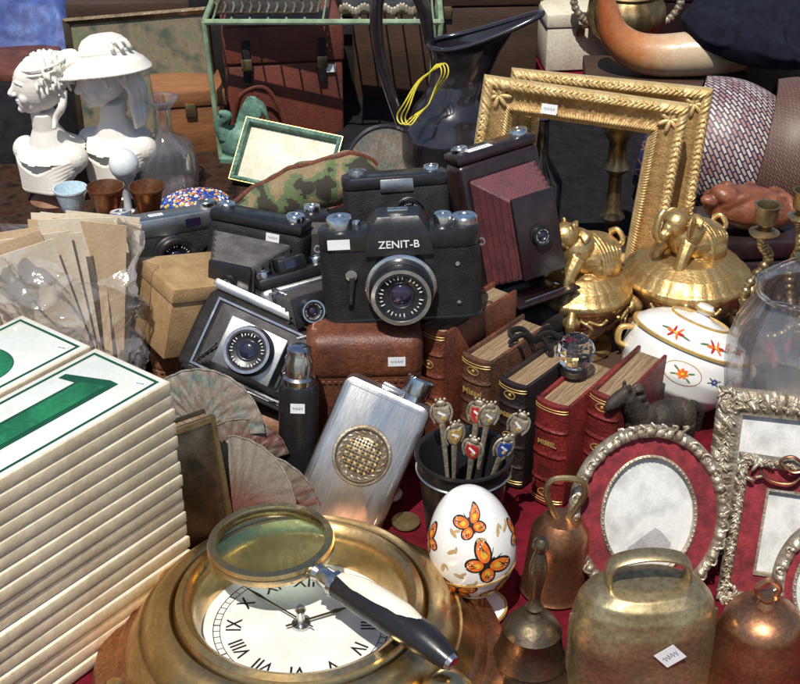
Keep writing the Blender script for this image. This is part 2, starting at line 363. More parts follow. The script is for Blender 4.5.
M().tube(P,[.85,1.12,1.2,1.1,.7],blackm,seg=24,flat=1.1).lathe([(0,0),(.68,0),(.55,.4),(0,.5)],chrome,X((18.3,0,-.6),(0,105,0)),seg=20).out('handle',mg)
M().tube([p+Vector((0,.22,.42)) for p in P[1:-8]],[.55,.95,1.02,.95,.5],ivory,seg=24,flat=1.02).out('ivory_inlay',mg)
# ---------------- tiles
NT=17;TT_=1.165
tb0=M().box((8.1,22.1,.98),tileedge,X((0,0,.60)),bev=.09).box((7.8,21.8,.24),tileedge,X((0,0,.12)),bev=.03).out('t')
g0=M().box((7.8,21.8,.12),glaze,X((0,0,1.08)),bev=.05).out('t')
def digit(t):
    m=M()
    if t=='1':
        P=[(-2.5,-8.2),(2.5,-8.2),(2.5,-7.6),(1.35,-7.2),(1.35,7.2),(.5,7.2),(-2.8,5.8),(-2.8,5.1),(-1.35,5.4),(-1.35,-7.2),(-2.5,-7.6)]
        m.prism(P,.03,greend,X((0,1.2,1.155)));m.prism([(-1.05,-7.0),(.9,-7.0),(.9,6.5),(-1.05,5.7)],.03,green,X((0,1.2,1.175)))
    else:
        m.text(t,13,greend,X((0,1.2,1.15)),.01,.2);m.text(t,13,green,X((.1,1.2,1.17)),.01,.08)
    m.ring('rect',3.5,10.45,[(0,1.13),(0,1.16),(.24,1.16),(.24,1.13)],greend)
    return m.out('t')
d1=digit('1');d2=digit('2')
def cpy(o,nm,par=None,T=None):
    n=o.copy();n.name=nm;sc.collection.objects.link(n);place(n,T,par);return n
for st,(cx,cy,dg) in enumerate(((-26.8,83.8,d1),(-33.6,89.0,d2))):
    for k in range(NT):
        top=k==NT-1
        ft=0 if top else 1
        a=thing('house_number_tile','white glazed number tile with green '+('numeral' if top else 'border')+(', on top of the stack' if top else ', in the stack'),'tile',
          X((cx+ft*(R(-.13,.13)+(NT-1-k)*.035),cy+ft*(R(-.13,.13)-(NT-1-k)*.025),k*TT_-.1),(0,0,-37.7+ft*R(-.5,.5))),group='stacked house number tiles')
        cpy(tb0,'tile_body',a);cpy(g0,'glazed_face',a);cpy(dg,'painted_numeral',a)
        if top:sticker(a,X((2.6,9.4,1.17),(0,0,20)),.9,.6)
for o in(tb0,g0,d1,d2):bpy.data.objects.remove(o)
# ---------------- cameras
def lensunit(par,T,r,l,silverring=True,name='lens'):
    m=M();m.lathe([(0,0),(r,0),(r,l*.35),(r*.93,l*.4),(r*.95,l*.8),(r*.88,l),(r*.72,l),(r*.66,l*.85),(r*.35,l*.72),(0,l*.72)],blackm,T,seg=72,mod=lambda a,i:1+(.012*math.sin(a*36) if i in(1,2,4) else 0))
    m.lathe([(r*.9,l*.99),(r*.92,l*1.02),(r*.80,l*1.02),(r*.78,l*.99)],chrome if silverring else blackm,T,seg=48,closed=True)
    m.ell((0,0,0),1,darkgl,T=T@X((0,0,l*.72),(0,0,0),(r*.36,r*.36,l*.16)))
    m.lathe([(r*.36,l*.7),(r*.42,l*.8),(r*.48,l*.7)],chrome,T,seg=36)
    for i in range(30):
        a=rad(360*i/30)
        if i%6:m.box((.03*r,(.06+.03*(i%3))*r,.02),paper,T@X((r*.62*math.cos(a),r*.62*math.sin(a),l*.9),(0,0,math.degrees(a)+90)),bev=0)
    return m.out(name,par)
sl=thing('camera','black and chrome single lens reflex camera on a leather case','camera',X((.3,110.6,14.0))@X((0,0,0),(-5,-3,0)),group='old film cameras')
M().prism(rrect(13.8,3.3,1.5),6.2,blackl,X((0,0,.4)),z0=0).prism(rrect(13.9,3.4,1.5),.4,blackm,z0=0,bev=.1).prism(rrect(13.8,3.35,1.5),1.7,blackm,X((0,0,6.6)),z0=0,bev=.18).out('body',sl)
m=M();V=[(-2.9,-2.0,6.3),(2.9,-2.0,6.3),(2.9,1.5,6.3),(-2.9,1.5,6.3),(-2.6,-2.05,8.3),(2.6,-2.05,8.3),(2.7,1.5,8.5),(-2.7,1.5,8.5),(-1.7,-1.2,9.5),(1.7,-1.2,9.5),(1.8,1.0,9.6),(-1.8,1.0,9.6)]
m.add(V,[[3,2,1,0],[0,1,5,4],[1,2,6,5],[2,3,7,6],[3,0,4,7],[4,5,9,8],[5,6,10,9],[6,7,11,10],[7,4,8,11],[8,9,10,11]],blackm)
m.text('ZENIT-B',.95,paper,X((0,-2.08,7.3),(91,0,0)),.01,.008);m.box((1.8,.6,.4),chrome,X((0,0,9.65)),bev=.1);m.out('prism_housing',sl)
m=M().lathe([(0,0),(3.05,0),(3.05,.9),(2.8,1.0),(0,1.0)],chrome,X((0,-1.6,3.5),FR),seg=48);m.out('lens_mount',sl)
lensunit(sl,X((0,-2.4,3.5),FR),2.75,2.2)
def knob(par,x,y,z,r,h,nm='dial',ms=None):
    M().lathe([(0,0),(r,0),(r,h*.8),(r*.9,h),(r*.5,h),(r*.45,h*.9),(0,h*.9)],ms or chrome,X((x,y,z)),seg=60,mod=lambda a,i:1+(.02*math.sin(a*30) if i in(1,2) else 0)).out(nm,par)
knob(sl,-5,0,8.3,1.15,1.0);knob(sl,3.8,0,8.3,.8,.9);knob(sl,5.6,0,8.3,1.15,.65,'wind_lever');knob(sl,-3.6,.4,8.3,.35,.4,'button')
M().box((.5,.3,2.6),blackm,X((-4.3,-1.95,3.2),(0,8,0)),bev=.12).lathe([(0,0),(.55,0),(.5,.3),(0,.35)],chrome,X((-4.2,-1.65,4.6),FR),seg=24).out('self_timer_lever',sl)
sticker(sl,X((-5.1,-1.75,7.4),FR),1.9,.9,False)
for sx in(-1,1):M().ring('oval',.35,.35,[(0,0),(0,.12),(.12,.12),(.12,0)],chrome,X((7.0*sx,-.3,6.6),(90,0,0)),n=24).out('strap_lug',sl)
for z_ in(1.6,5.2):M().lathe([(0,0),(.22,0),(.2,.12),(0,.14)],chrome,X((4.9,-1.65,z_),FR),seg=16).out('flash_socket',sl)
def bellows(w0,h0,w1,h1,L,n,mt,par,T):
    m=M();vs=[];fs=[]
    for i in range(2*n+1):
        t=i/(2*n);q=.0 if i%2 else .34;w=(w0+(w1-w0)*t)/2-q;h=(h0+(h1-h0)*t)/2-q;z=L*t
        c=.15
        for (x,y) in((w-c,h),(-w+c,h),(-w,h-c),(-w,-h+c),(-w+c,-h),(w-c,-h),(w,-h+c),(w,h-c)):vs.append((x,y,z))
    for i in range(2*n):
        for j in range(8):k=(j+1)%8;fs.append([i*8+j,i*8+k,(i+1)*8+k,(i+1)*8+j])
    fs.append([2*n*8+j for j in range(8)])
    m.add(vs,fs,mt,T);return m.out('bellows',par,ang=15)
def folder(label,T,w,h,bm_=bellow,body=blackl,trim=blackm,L=5,lr=1.5,vf=True,door=True,stick=True,ringc=True,face=None,board=True,nb=7,k_=.36,plate=False):
    c=thing('folding_camera',label,'camera',T,group='old film cameras')
    M().box((w,3,h),body,X((0,0,h/2)),bev=.7,seg=4).out('body',c)
    if not plate:M().ring('rect',w*.40,h*.42,[(0,0),(0,.15),(.2,.15),(.2,0)],chrome if face else steel,X((0,-1.5,h/2),FR),n=80).out('front_trim',c)
    m=M().box((w*.97,2.9,1.0),face or trim,X((0,0,h+.42)),bev=.3);m.out('top_plate',c)
    knob(c,w*.36,0,h+.9,.9,.6);knob(c,-w*.36,0,h+.9,.8,.5)
    if vf:
        M().box((2.6,2.6,1.3),trim,X((0,0,h+1.5)),bev=.2).box((1.3,.1,.7),darkgl,X((0,-1.33,h+1.55)),bev=0).out('viewfinder',c)
    bellows(w*(.84 if plate else .74),h*(.8 if plate else .78),w*k_,h*(k_+.06),L,nb,bm_,c,X((0,-1.5,h/2),FR))
    if plate:M().box((w*k_*1.02,.5,h*(k_+.08)),trim,X((0,-1.6-L,h/2)),bev=.15).out('front_standard',c);lensunit(c,X((0,-1.8-L,h/2),FR),lr,.7,False)
    if door:
        m=M().box((w*.76,L+.6,.35),body,X((0,-1.5-L/2-.2,h*.04)),bev=.12);m.box((w*.5,L*.9,.12),chrome,X((0,-1.5-L/2,h*.04+.22)),bev=.04);m.out('bed_door',c)
    if board:
        M().box((w*.42,.35,h*.58),face or trim,X((0,-1.5-L-.2,h/2)),bev=.12).out('lens_board',c)
        lensunit(c,X((0,-1.6-L,h/2),FR),lr,1.5,ringc)
        for sx in(-1,1):M().tube([(sx*w*.36,-1.6,h*.14),(sx*w*.24,-1.5-L*.9,h*.42)],.13,chrome,seg=8).out('strut',c)
    if stick:sticker(c,X((w*.2,-1.56,h*.92),FR),1.3,.8)
    return c
def YR(l,yaw,lean,roll):return X(l,(0,0,yaw))@X((0,0,0),(-lean,0,0))@X((0,0,0),(0,roll,0))
folder('folding camera with chrome shutter face, tipped over on a case',YR((-14.0,108.8,6.9),-8,34,20),13,7.6,L=2.6,lr=2.2,vf=True,stick=False,face=steel)
folder('black folding camera with open pleated bellows on a case',YR((-13.6,120,10.6),-18,8,3),9.5,7.4,L=5,lr=.9,vf=False,nb=6,board=False,k_=.42,plate=True)
fc=folder('tall black folding camera with deep maroon bellows',YR((11.2,126.0,8.6),26,12,-6),9.0,13.8,bm_=bellowr,body=bakel,trim=bakel,L=5.2,lr=1.0,vf=False,board=False,stick=False,nb=6,k_=.5,plate=True)
sticker(fc,X((-1.5,-.6,14.75)),2.6,1.0)
folder('small grey metal folding camera lying among cameras',YR((-8.6,113.4,10.8),20,20,-6),7,4.8,body=steel,L=2,lr=1.1,stick=False)
cc=thing('camera','compact black camera with silver dials behind the cameras','camera',YR((-22.5,127,8.8),22,10,0),group='old film cameras')
M().prism(rrect(12,3,1.3),5,blackl,z0=0,bev=.1).out('body',cc);M().prism(rrect(12.1,3.1,1.3),1.9,steel,X((0,0,5)),z0=0,bev=.25).out('top_plate',cc)
knob(cc,-4.3,0,6.9,1.1,.9);knob(cc,4.2,0,6.9,1.0,.6);lensunit(cc,X((0,-1.4,3),FR),2.1,1.8);M().box((1.5,.1,.8),darkgl,X((2.3,-1.58,6)),bev=0).out('window',cc);sticker(cc,X((-1,-.2,6.93)),1.4,.8)
cc=thing('camera','flat black camera on top of a case behind the reflex','camera',YR((-.2,120,17.6),6,14,-2),group='old film cameras')
M().prism(rrect(9.6,3.4,1),4.2,blackl,z0=0,bev=.15).out('body',cc);M().prism(rrect(9.7,3.5,1),1.2,blackm,X((0,0,4.2)),z0=0,bev=.3).box((3,.2,1.2),steel,X((0,-1.8,4.5)),bev=.08).out('top_plate',cc)
knob(cc,-3.4,0,5.4,.9,.5);knob(cc,3.4,0,5.4,.7,.5);lensunit(cc,X((1,-1.6,2),FR),1.4,1)
cc=thing('light_meter','black box light meter standing on end beside cameras','light meter',YR((-8.6,122.5,10.3),10,10,4))
M().box((3.4,3.2,7.6),blackm,X((0,0,3.8)),bev=.5).out('body',cc);bellows(2.8,6.4,2.2,5.6,1.8,4,bellow,cc,X((0,-1.5,3.8),FR));knob(cc,0,0,7.6,.8,.6)
for i,(P_,lb) in enumerate((([(-6,113.5,15),(-9,114.5,12.5),(-10.5,112,9),(-8.5,108,7),(-10.5,104.5,5)],'thin black camera strap trailing over the cases'),([(-18,121,11.5),(-20,123.5,12),(-17.5,126,14),(-14,127,15.5),(-10,126.5,15),(-7,128,16)],'thin black camera strap looped behind cameras'))):
    M().tube(cr(P_,8),.4,blackm,seg=8,flat=.2).out('camera_strap',label=lb,cat='strap')
# cases
def case(label,c,sz,mt,rz=0,strap=True,rd=.9):
    k=thing('camera_case',label,'camera case',X((c[0],c[1],c[2]),(0,0,rz)))
    w,d,h=sz
    M().box((w,d,h*.74),mt,X((0,0,h*.37)),bev=rd*.6,seg=4).out('case_body',k)
    M().box((w+.25,d+.25,h*.36),mt,X((0,0,h*.82)),bev=rd+.3,seg=6).out('lid',k)
    if strap:
        M().box((1.3,.25,h*.5),mt,X((0,-d/2-.2,h*.6)),bev=.1).lathe([(0,0),(.4,0),(.35,.2),(0,.25)],brass,X((0,-d/2-.33,h*.5),FR),seg=20).out('strap',k)
    m=M();n=int(w/.55)
    for i in range(n):m.box((.32,.07,.07),tanl,X((-w/2+1+i*(w-2)/n,-d/2-.14,h*.70)),bev=0)
    m.out('stitching',k)
    return k
kb=thing('camera_case','brown leather camera case with rounded lid beside flask','camera case',X((-3.2,110.6,0),(0,0,3)))
M().box((9.8,8.2,11.4),brownl,X((0,0,5.7)),bev=.8,seg=5).out('case_body',kb)
M().box((10.1,8.6,4.6),brownl,X((0,0,11.7)),bev=1.25,seg=6).out('lid',kb)
m=M()
for i in range(17):m.box((.3,.06,.06),tanl,X((-4.2+i*.52,-4.32,9.75)),bev=0)
m.out('stitching',kb);M().lathe([(0,0),(.45,0),(.4,.2),(0,.28)],brassold,X((0,-4.1,8.6),FR),seg=24).out('snap_button',kb)
sticker(kb,X((2.7,-4.34,11.6),FR),1.5,.9)
case('black leather case under stacked cameras',(-2,120.2,0),(9,8,17.5),blackl,3)
case('black leather case propping a folding camera',(11,124.5,0),(10,8,8.6),blackl,10)
case('dark brown leather case under a tipped camera',(-13.5,108.5,0),(9,7,7),tanl,-8)
case('black leather case under folding cameras',(-12.5,120.8,0),(12,9,10.4),blackl)
case('brown leather case under a cardboard box',(-20,117.2,0),(6,7,8.8),tanl,0)
case('low black case under a compact camera',(-22,128,0),(12,7,8.7),blackl,15)
k=thing('cardboard_box','tan cardboard box with lid, tilted among the cameras','box',YR((-19.6,115.5,8.8),36,-4,12))
M().box((8.6,6.4,6.4),cardb,X((0,0,3.2)),bev=.1).out('box_body',k);M().box((8.9,6.7,1.4),cardb,X((0,0,6.3)),bev=.1).out('lid',k)
M().box((3,.05,1.5),brownl,X((1,-3.25,2.2)),bev=0).out('label_panel',k)
# ---------------- books
def book(label,l,yaw,t,d,h,col,title=None,ribs=4,lean=0,tsz=.75,tq=None):
    b=thing('book',label,'book',X(l,(0,lean,yaw)),group='small old leather books')
    cm=mat('book_leather',col,tuple(a*.42 for a in col),r=.4,ns=.4,bump=.7,bs=5,fine=.45,coat=.05)
    m=M()
    for s_ in(-1,1):m.box((.34,d,h),cm,X((s_*(t/2-.17),d/2,h/2)),bev=.1)
    def sp(u,v):
        a=math.pi*u;x=-math.cos(a)*t/2;y=-math.sin(a)*min(.75,t*.22);rb=0
        zz=v*h
        for q in range(ribs):
            c0=h*(q+1)/(ribs+1);rb=max(rb,.14*max(0,1-abs(zz-c0)/.22))
        return (x*(1+rb*.15),y-rb,zz)
    m.grid(sp,14,90,cm);m.grid(lambda u,v:(sp(u,v)[0]*.9,sp(u,v)[1]*.6+.25,sp(u,v)[2]),14,20,cm)
    def cap(u,v):
        p=sp(u,1);return (p[0]*(1-.12*v),p[1]*(1-v*.4)+.35*v,h)
    m.grid(cap,14,3,cm)
    m.out('cover',b,recalc=False)
    M().box((t-.68,d-.6,h-.8),pages,X((0,d/2-.05,h/2)),bev=.04).out('page_block',b)
    m=M()
    dd=min(.75,t*.22);yy=-dd
    for z in(.35,.6,h-.6,h-.35):m.tube([(-math.cos(math.pi*(.08+.84*i/16))*t/2*1.01,-math.sin(math.pi*(.08+.84*i/16))*dd-.02,z) for i in range(17)],.035,goldp,seg=5)
    for q in range(ribs+1):
        zc=h*(q+.5)/(ribs+1)
        if title and q==(tq if tq is not None else ribs-1):m.text(title,tsz,goldp,X((0,yy-.05,zc),FR),.02,.015)
        elif q%2==0:m.ring('oval',t*.2,.4,[(0,0),(0,.05),(.08,.05),(.08,0)],goldp,X((0,yy,zc),FR),n=32);m.ell((0,yy,zc),(.15,.06,.15),goldp)
    m.out('spine_gilding',b)
    return b
book('thick red-brown leather book with ribbed spine',(2.9,109.2,0),-40,2.8,10.5,13.3,(.20,.055,.028),ribs=5)
book('brown leather prayer book with gilt title',(6.8,108.2,0),-39,3.1,9,11,(.14,.065,.035),'Missel',ribs=4,tq=3,tsz=.85)
book('black leather prayer book with gilt bands',(9.8,105.1,0),-39,2.9,8.5,10.4,(.028,.02,.02),'MISSEL',ribs=4,tsz=.6,tq=3)
book('dark red leather prayer book with gilt title',(12.9,102.2,0),-36,3.2,8.5,10.2,(.23,.026,.022),'MISSEL',ribs=3,tsz=.62,tq=2)
book('worn crimson leather book leaning beside others',(17.0,103.4,0),-34,2.9,9,10.4,(.20,.026,.022),ribs=4,lean=3)
m=M()
for a in(0,40,150,200,300):m.tube(cr([(0,0,0),(1.2*math.cos(rad(a)),1.2*math.sin(rad(a)),.9),(2.4*math.cos(rad(a)),2.4*math.sin(rad(a)),.25),(1.6*math.cos(rad(a+30)),1.6*math.sin(rad(a+30)),.1)],6),.3,blackl,seg=8,flat=.3)
m.out('leather_ribbon',T=X((12,111.5,10.7)),label='black ribbon lying on top of the books',cat='ribbon')
kb=thing('glass_ball','faceted clear crystal ball in a metal mount on books','glass ball',X((15.1,106.8,10.3)))
M().lathe([(0,0),(1.2,0),(1.1,.4),(.7,.6),(0,.6)],bronze,seg=24).out('stand',kb);M().ell((0,0,2.1),1.7,glass,u=14,v=9).out('ball',kb,ang=5)
# ---------------- flask
fl=thing('hip_flask','brushed steel hip flask with round emblem leaning back','flask',X((-5.8,98.0,.4),(0,0,-6))@X((0,0,0),(90-24,0,0))@X((0,0,0),(0,0,-21)))
M().prism(rrect(7.8,12.8,.9,6),2.3,steel,X((0,6.4,0)),bev=.45).out('flask_body',fl)
M().ring('rect',3.3,5.7,[(0,0),(0,.03),(.06,.03),(.06,0)],chrome,X((0,6.4,1.14)),n=40).out('engraved_line',fl)
m=M();m.lathe([(0,0),(2.4,0),(2.5,.1),(2.42,.22),(2.25,.26),(2.1,.12),(0,.12)],silver,X((0,6.9,1.13),(0,0,0),(1,1.06,1)),seg=64)
m.lathe([(2.24,.0),(2.24,.3),(2.12,.3),(2.12,0)],bronze,X((0,6.9,1.13),(0,0,0),(1,1.06,1)),seg=64,closed=True)
m.lathe([(0,.10),(1.5,.10),(1.3,.22),(.7,.32),(0,.36)],silver,X((0,6.9,1.13),(0,0,0),(1,1.06,1)),seg=48)
for i in range(-5,6):
    for j in range(-5,6):
        x=i*.27;y=j*.27
        if x*x+y*y<1.6**2:m.box((.2,.2,.1),goldp if (i*j)%2 else bronze,X((x,6.9+y,1.46-.05*(x*x+y*y)),(0,0,45)),bev=.03)
for k in range(20):
    a=k*18;m.ell((1.9*math.cos(rad(a)),6.9+2.0*math.sin(rad(a)),1.3),(.24,.09,.07),silver,(0,0,a+60),u=8,v=5)
m.out('emblem',fl)
M().lathe([(0,0),(.95,0),(.95,.5),(1.15,.55),(1.2,.75),(1.2,1.9),(1.05,2.05),(0,2.05)],chrome,X((2,12.7,0),(-90,0,0)),seg=36,mod=lambda a,i:1+(.015*math.sin(a*18) if i in(4,5) else 0)).out('screw_cap',fl)
M().box((2.2,.5,.9),chrome,X((.2,13.0,0)),bev=.2).out('cap_hinge',fl)
tr=thing('black_metal_tube','black cylindrical thermos with chrome cap standing by flask','tube',X((-8.9,102.3,0),(-4,2,0)))
M().lathe([(0,0),(1.6,0),(1.7,.2),(1.7,11),(1.5,11.6),(0,11.6)],blackm,seg=40).out('tube_body',tr)
M().lathe([(0,11.6),(1.35,11.6),(1.4,12.2),(1.15,12.4),(1.2,13.8),(1.0,14.2),(1.0,14.8),(.7,15),(0,15)],chrome,seg=40).out('cap',tr)
sticker(tr,X((0,-1.72,10),FR),1.2,.9)
# ---------------- fan plates, album
def shell(label,T,r,mt,ribs=11):
    m=M()
    def f(u,v):
        a=rad(-80+160*u);q=.6+v*(r-.6);w=1+.012*abs(math.cos(u*ribs*math.pi))*v
        return (q*w*math.sin(a),q*w*math.cos(a),.5*math.sin(v*2.4)+.04*v*abs(math.cos(u*ribs*math.pi))+.05*math.sin(v*14+1.5*math.cos(u*ribs*2*math.pi)))
    m.grid(f,180,60,mt);m.grid(lambda u,v:tuple(Vector(f(u,v))-Vector((0,0,.25))),180,30,mt)
    m.tube([f(i/179,1) for i in range(180)],.1,mt,seg=6)
    m.out('fan_plate',T=T,label=label,cat='plate',recalc=False,ang=70)
shell('grey-green glass fan plate leaning on the cases',X((-16.8,102.0,7.0),(66,0,-14)),5.6,shellm)
shell('green and brown tinted glass fan plate propped up',X((-14.4,96.6,2.0),(58,0,-34)),7.0,shell2,14)
shell('green and brown tinted glass fan plate propped up',X((-12.6,98.2,.6),(70,0,-6)),6.2,shell2,12)
shell('grey-green glass fan plate lying low among clutter',X((-13.6,100.2,5.0),(72,0,12)),4.2,shell2,9)
al=thing('metal_album','dark bronze bound album leaning beside the tiles','album',X((-16.9,95.2,0),(0,0,35))@X((0,0,0),(90-12,0,0)))
M().box((6.5,11.5,.4),bronze,X((0,5.8,.9)),bev=.1).ring('rect',3.25,5.8,[(0,1.1),(.1,1.3),(.5,1.3),(.6,1.1)],brassold,X((0,5.8,0)),n=120).out('cover',al)
M().box((6.1,11,1.2),pages,X((0,5.8,.1)),bev=.05).out('page_block',al);M().box((6.5,11.5,.4),bronze,X((0,5.8,-.8)),bev=.1).out('back_cover',al)
# ---------------- pot + spoons
pt=thing('metal_pot','black pot holding souvenir spoons','pot',X((5.2,96.8,0)))
M().lathe([(0,0),(2.7,0),(2.9,.2),(3.8,8.4),(4.05,8.6),(4.0,8.8),(3.7,8.7),(3.5,8.3),(2.7,.6),(0,.6)],blackm,seg=56).out('pot_body',pt)
M().ring('oval',3.85,3.85,[(0,7.2),(-.1,7.3),(0,7.4),(.15,7.3)],steel,n=64).out('band',pt)
def spoon(x,y,lx,ly,rz,en,lab,h=12.6):
    s_=thing('souvenir_spoon',lab,'spoon',X((x,y,.8),(ly,lx,rz),(.88,.88,1)),group='souvenir spoons in a pot')
    M().tube([(0,0,0),(0,0,3),(0,0,6),(0,0,h-1.5)],[.22,.16,.2,.3],silver,seg=8,flat=.5).ell((0,0,.9),(1.1,.3,1.5),silver).out('stem',s_)
    sh=[(-.72,.8),(-.3,.66),(0,.85),(.3,.66),(.72,.8),(.82,0),(.5,-.62),(0,-1.0),(-.5,-.62),(-.82,0)]
    m=M().prism(sh,.22,silver,X((0,0,h-.6),FR),bev=.05).ell((0,0,h+.4),(.45,.2,.3),silver)
    for q in(-.4,0,.4):m.ell((q,0,h+.75),.14,silver)
    for q in(-1,1):m.tube(cr([(q*.7,0,h-1.3),(q*.98,0,h-.6),(q*.85,0,h+.1),(q*.5,0,h+.4)],4),.12,silver,seg=6)
    m.out('crest',s_)
    M().prism([(a*.78,b*.78) for a,b in sh],.06,en,X((0,-.14,h-.6),FR)).box((.75,.05,.18),paper,X((0,-.2,h-.5),(0,30,0)),bev=0).ell((.1,-.18,h-.9),(.2,.05,.22),goldp).out('enamel_badge',s_)
spoon(4.4,97.2,-5,-6,5,silver,'silver souvenir spoon with worn silver crest',11.4)
spoon(5.2,97.8,4,-8,-18,rede,'silver souvenir spoon with red enamel crest',11.0)
spoon(5.6,97.3,10,-4,14,silver,'silver souvenir spoon with worn silver crest',11.1)
spoon(5.7,96.0,15,6,20,bluee,'silver souvenir spoon with blue enamel crest',9.9)
spoon(5.0,96.4,7,3,-24,rede,'silver souvenir spoon with red and gold enamel crest',9.7)
spoon(4.4,96.6,0,0,24,goldp,'silver souvenir spoon with gilt crest',10.3)
spoon(6.0,97.6,19,-2,-10,silver,'silver souvenir spoon with worn silver crest',11.4)
# ---------------- egg
eg=thing('porcelain_egg','white porcelain egg painted with butterflies on a footed stand','ornament',X((6.2,87.6,0),(0,-6,0)))
def er(z):
    t=(z-2.2)/9.6;t=min(max(t,0.0),1);return 3.45*math.sqrt(max(0,1-(2*t-1)**2))*(1.08-.22*t)
def srf(th,z,off,f=er):
    r=f(z)+off;return (r*math.sin(th),-r*math.cos(th),z)
def dec(m,f,th0,z0,cu,cv,ru,rv,rot,mt,off):
    vs=[];fs=[];n=20;K=4;c,s_=math.cos(rad(rot)),math.sin(rad(rot));rr=max(.5,f(z0))
    for k in range(K+1):
        for i in range(n if k else 1):
            a=2*math.pi*i/n;u=ru*k/K*math.cos(a);v=rv*k/K*math.sin(a)
            U=cu+u*c-v*s_;W=cv+u*s_+v*c;vs.append(srf(th0+U/rr,z0+W,off,f))
    for i in range(n):fs.append([0,1+i,1+(i+1)%n])
    for k in range(K-1):
        for i in range(n):
            a=1+k*n;b=a+n;j=(i+1)%n;fs.append([a+i,b+i,b+j,a+j])
    m.add(vs,fs,mt)
def bfly(m,f,th,z,s_,rot,mt=orange):
    c,sn=math.cos(rad(rot)),math.sin(rad(rot))
    for (cu,cv,ru,rv,ro) in((-.85,.55,1.0,.6,-30),(.85,.55,1.0,.6,30),(-.6,-.5,.7,.55,35),(.6,-.5,.7,.55,-35)):
        U=(cu*c-cv*sn)*s_;W=(cu*sn+cv*c)*s_
        dec(m,f,th,z,U,W,ru*s_,rv*s_,ro+rot,blke,.025);dec(m,f,th,z,U,W,ru*s_*.8,rv*s_*.76,ro+rot,mt,.045)
        dec(m,f,th,z,U*.8,W*.8,ru*s_*.3,rv*s_*.35,ro+rot,yel2,.06)
        for q in(-.5,0,.5):dec(m,f,th,z,U*1.25+q*.4*s_*c,W*1.25+q*.4*s_*sn,ru*s_*.32,.03*s_,ro+rot+q*50,blke,.065)
        for q in(-.6,-.2,.2,.6):dec(m,f,th,z,U*1.5+q*.5*s_*sn,W*1.5-q*.5*s_*c,.05*s_,.05*s_,0,paper,.07)
    dec(m,f,th,z,0,0,.11*s_,.8*s_,rot,blke,.08)
    for q in(-1,1):dec(m,f,th,z,(q*.3*c-.95*sn)*s_,(q*.3*sn+.95*c)*s_,.03,.35*s_,rot-q*25,blke,.05)
m=M().lathe([(0,2.2)]+[(er(2.2+9.6*i/40),2.2+9.6*i/40) for i in range(1,40)]+[(0,11.8)],porc,seg=64)
bfly(m,er,.3,7.0,1.15,-50);bfly(m,er,.05,10.2,.75,20);bfly(m,er,-.5,4.3,.85,-10);bfly(m,er,.6,3.7,.7,30,yel2);bfly(m,er,-1.35,8,.9,40);bfly(m,er,1.5,7.5,.9,-40)
for th,z,ro in((-.5,8.2,30),(-.35,6.2,-20),(.8,9.2,60),(.85,5.2,-40),(-.1,5.3,10),(-.75,6.6,70),(.2,8.9,100),(-.5,9.6,-40),(1.1,9,20),(-1.1,5.3,0)):
    dec(m,er,th,z,0,0,.42,.16,ro,tanleaf,.03);dec(m,er,th,z,.35,.2,.28,.11,ro+50,tanleaf,.03)
m.out('egg_shell',eg)
m=M().lathe([(0,0),(2.1,0),(2.2,.3),(1.5,.6),(.6,1.1),(.55,1.7),(1.2,2.2),(2.0,2.9),(1.9,2.95),(1.0,2.3),(0,2.2)],porc,seg=48);m.out('foot',eg)
M().ring('oval',2.3,2.3,[(0,.15),(0,.4),(.2,.4),(.2,.15)],goldp,n=48).out('foot_band',eg)
M().ring('oval',er(5.15)+.06,er(5.15)+.06,[(0,5.05),(.0,5.2),(.12,5.2),(.12,5.05)],goldp,n=64).out('gilt_band',eg)
# ---------------- bells
kb=thing('bell','small copper bell with ring handle on the cloth','bell',X((12.3,90.4,0),(0,3,0)),group='bells for sale')
M().lathe([(2.7,0),(2.8,.15),(2.55,.5),(2.4,4.5),(2.2,6),(1.5,6.9),(0,7.1),(0,6.6),(1.2,6.5),(1.9,5.6),(2.1,4.4),(2.3,.5),(2.4,0)],copper,seg=48).out('bell_body',kb)
M().tube(cr([(-.4,0,6.9),(-.9,0,7.8),(-1.5,0,9.4),(-1.0,0,10.6),(1.0,0,10.6),(1.5,0,9.4),(.9,0,7.8),(.4,0,6.9)],6),.26,brassold,seg=8).out('handle',kb)
hb=thing('bell','dark bronze hand bell with turned handle','bell',X((9.5,80.6,0),(0,2,0)),group='bells for sale')
M().lathe([(3.2,0),(3.35,.15),(3.15,.6),(2.75,1.3),(2.7,1.5),(2.75,1.6),(2.35,2.8),(2.15,4.2),(2.2,4.3),(2.05,4.5),(1.6,5.2),(.8,5.6),(0,5.7),(0,5.2),(1.4,4.8),(2.0,3.6),(2.9,.5),(3.0,0)],bronze,seg=56).out('bell_body',hb)
M().lathe([(0,5.5),(.75,5.6),(.5,6.0),(.7,6.4),(.42,6.8),(.35,7.4),(.55,8.8),(.7,10.0),(.5,11.0),(.35,11.4),(.6,11.8),(.55,12.3),(.3,12.6),(0,12.65)],bronze,seg=32).out('handle',hb)
cb=thing('cowbell','large brass cowbell with flat strap handle and price label','cowbell',X((17.6,80.2,0),(0,0,3),(.98,.98,.9)),group='bells for sale')
pr=[(5.5,0,),(5.55,.2),(5.45,1.2),(5.4,3.2),(5.4,5.2),(5.3,6.8),(5.0,8.2),(4.4,9.2),(3.4,9.85),(2,10.1),(0,10.15)]
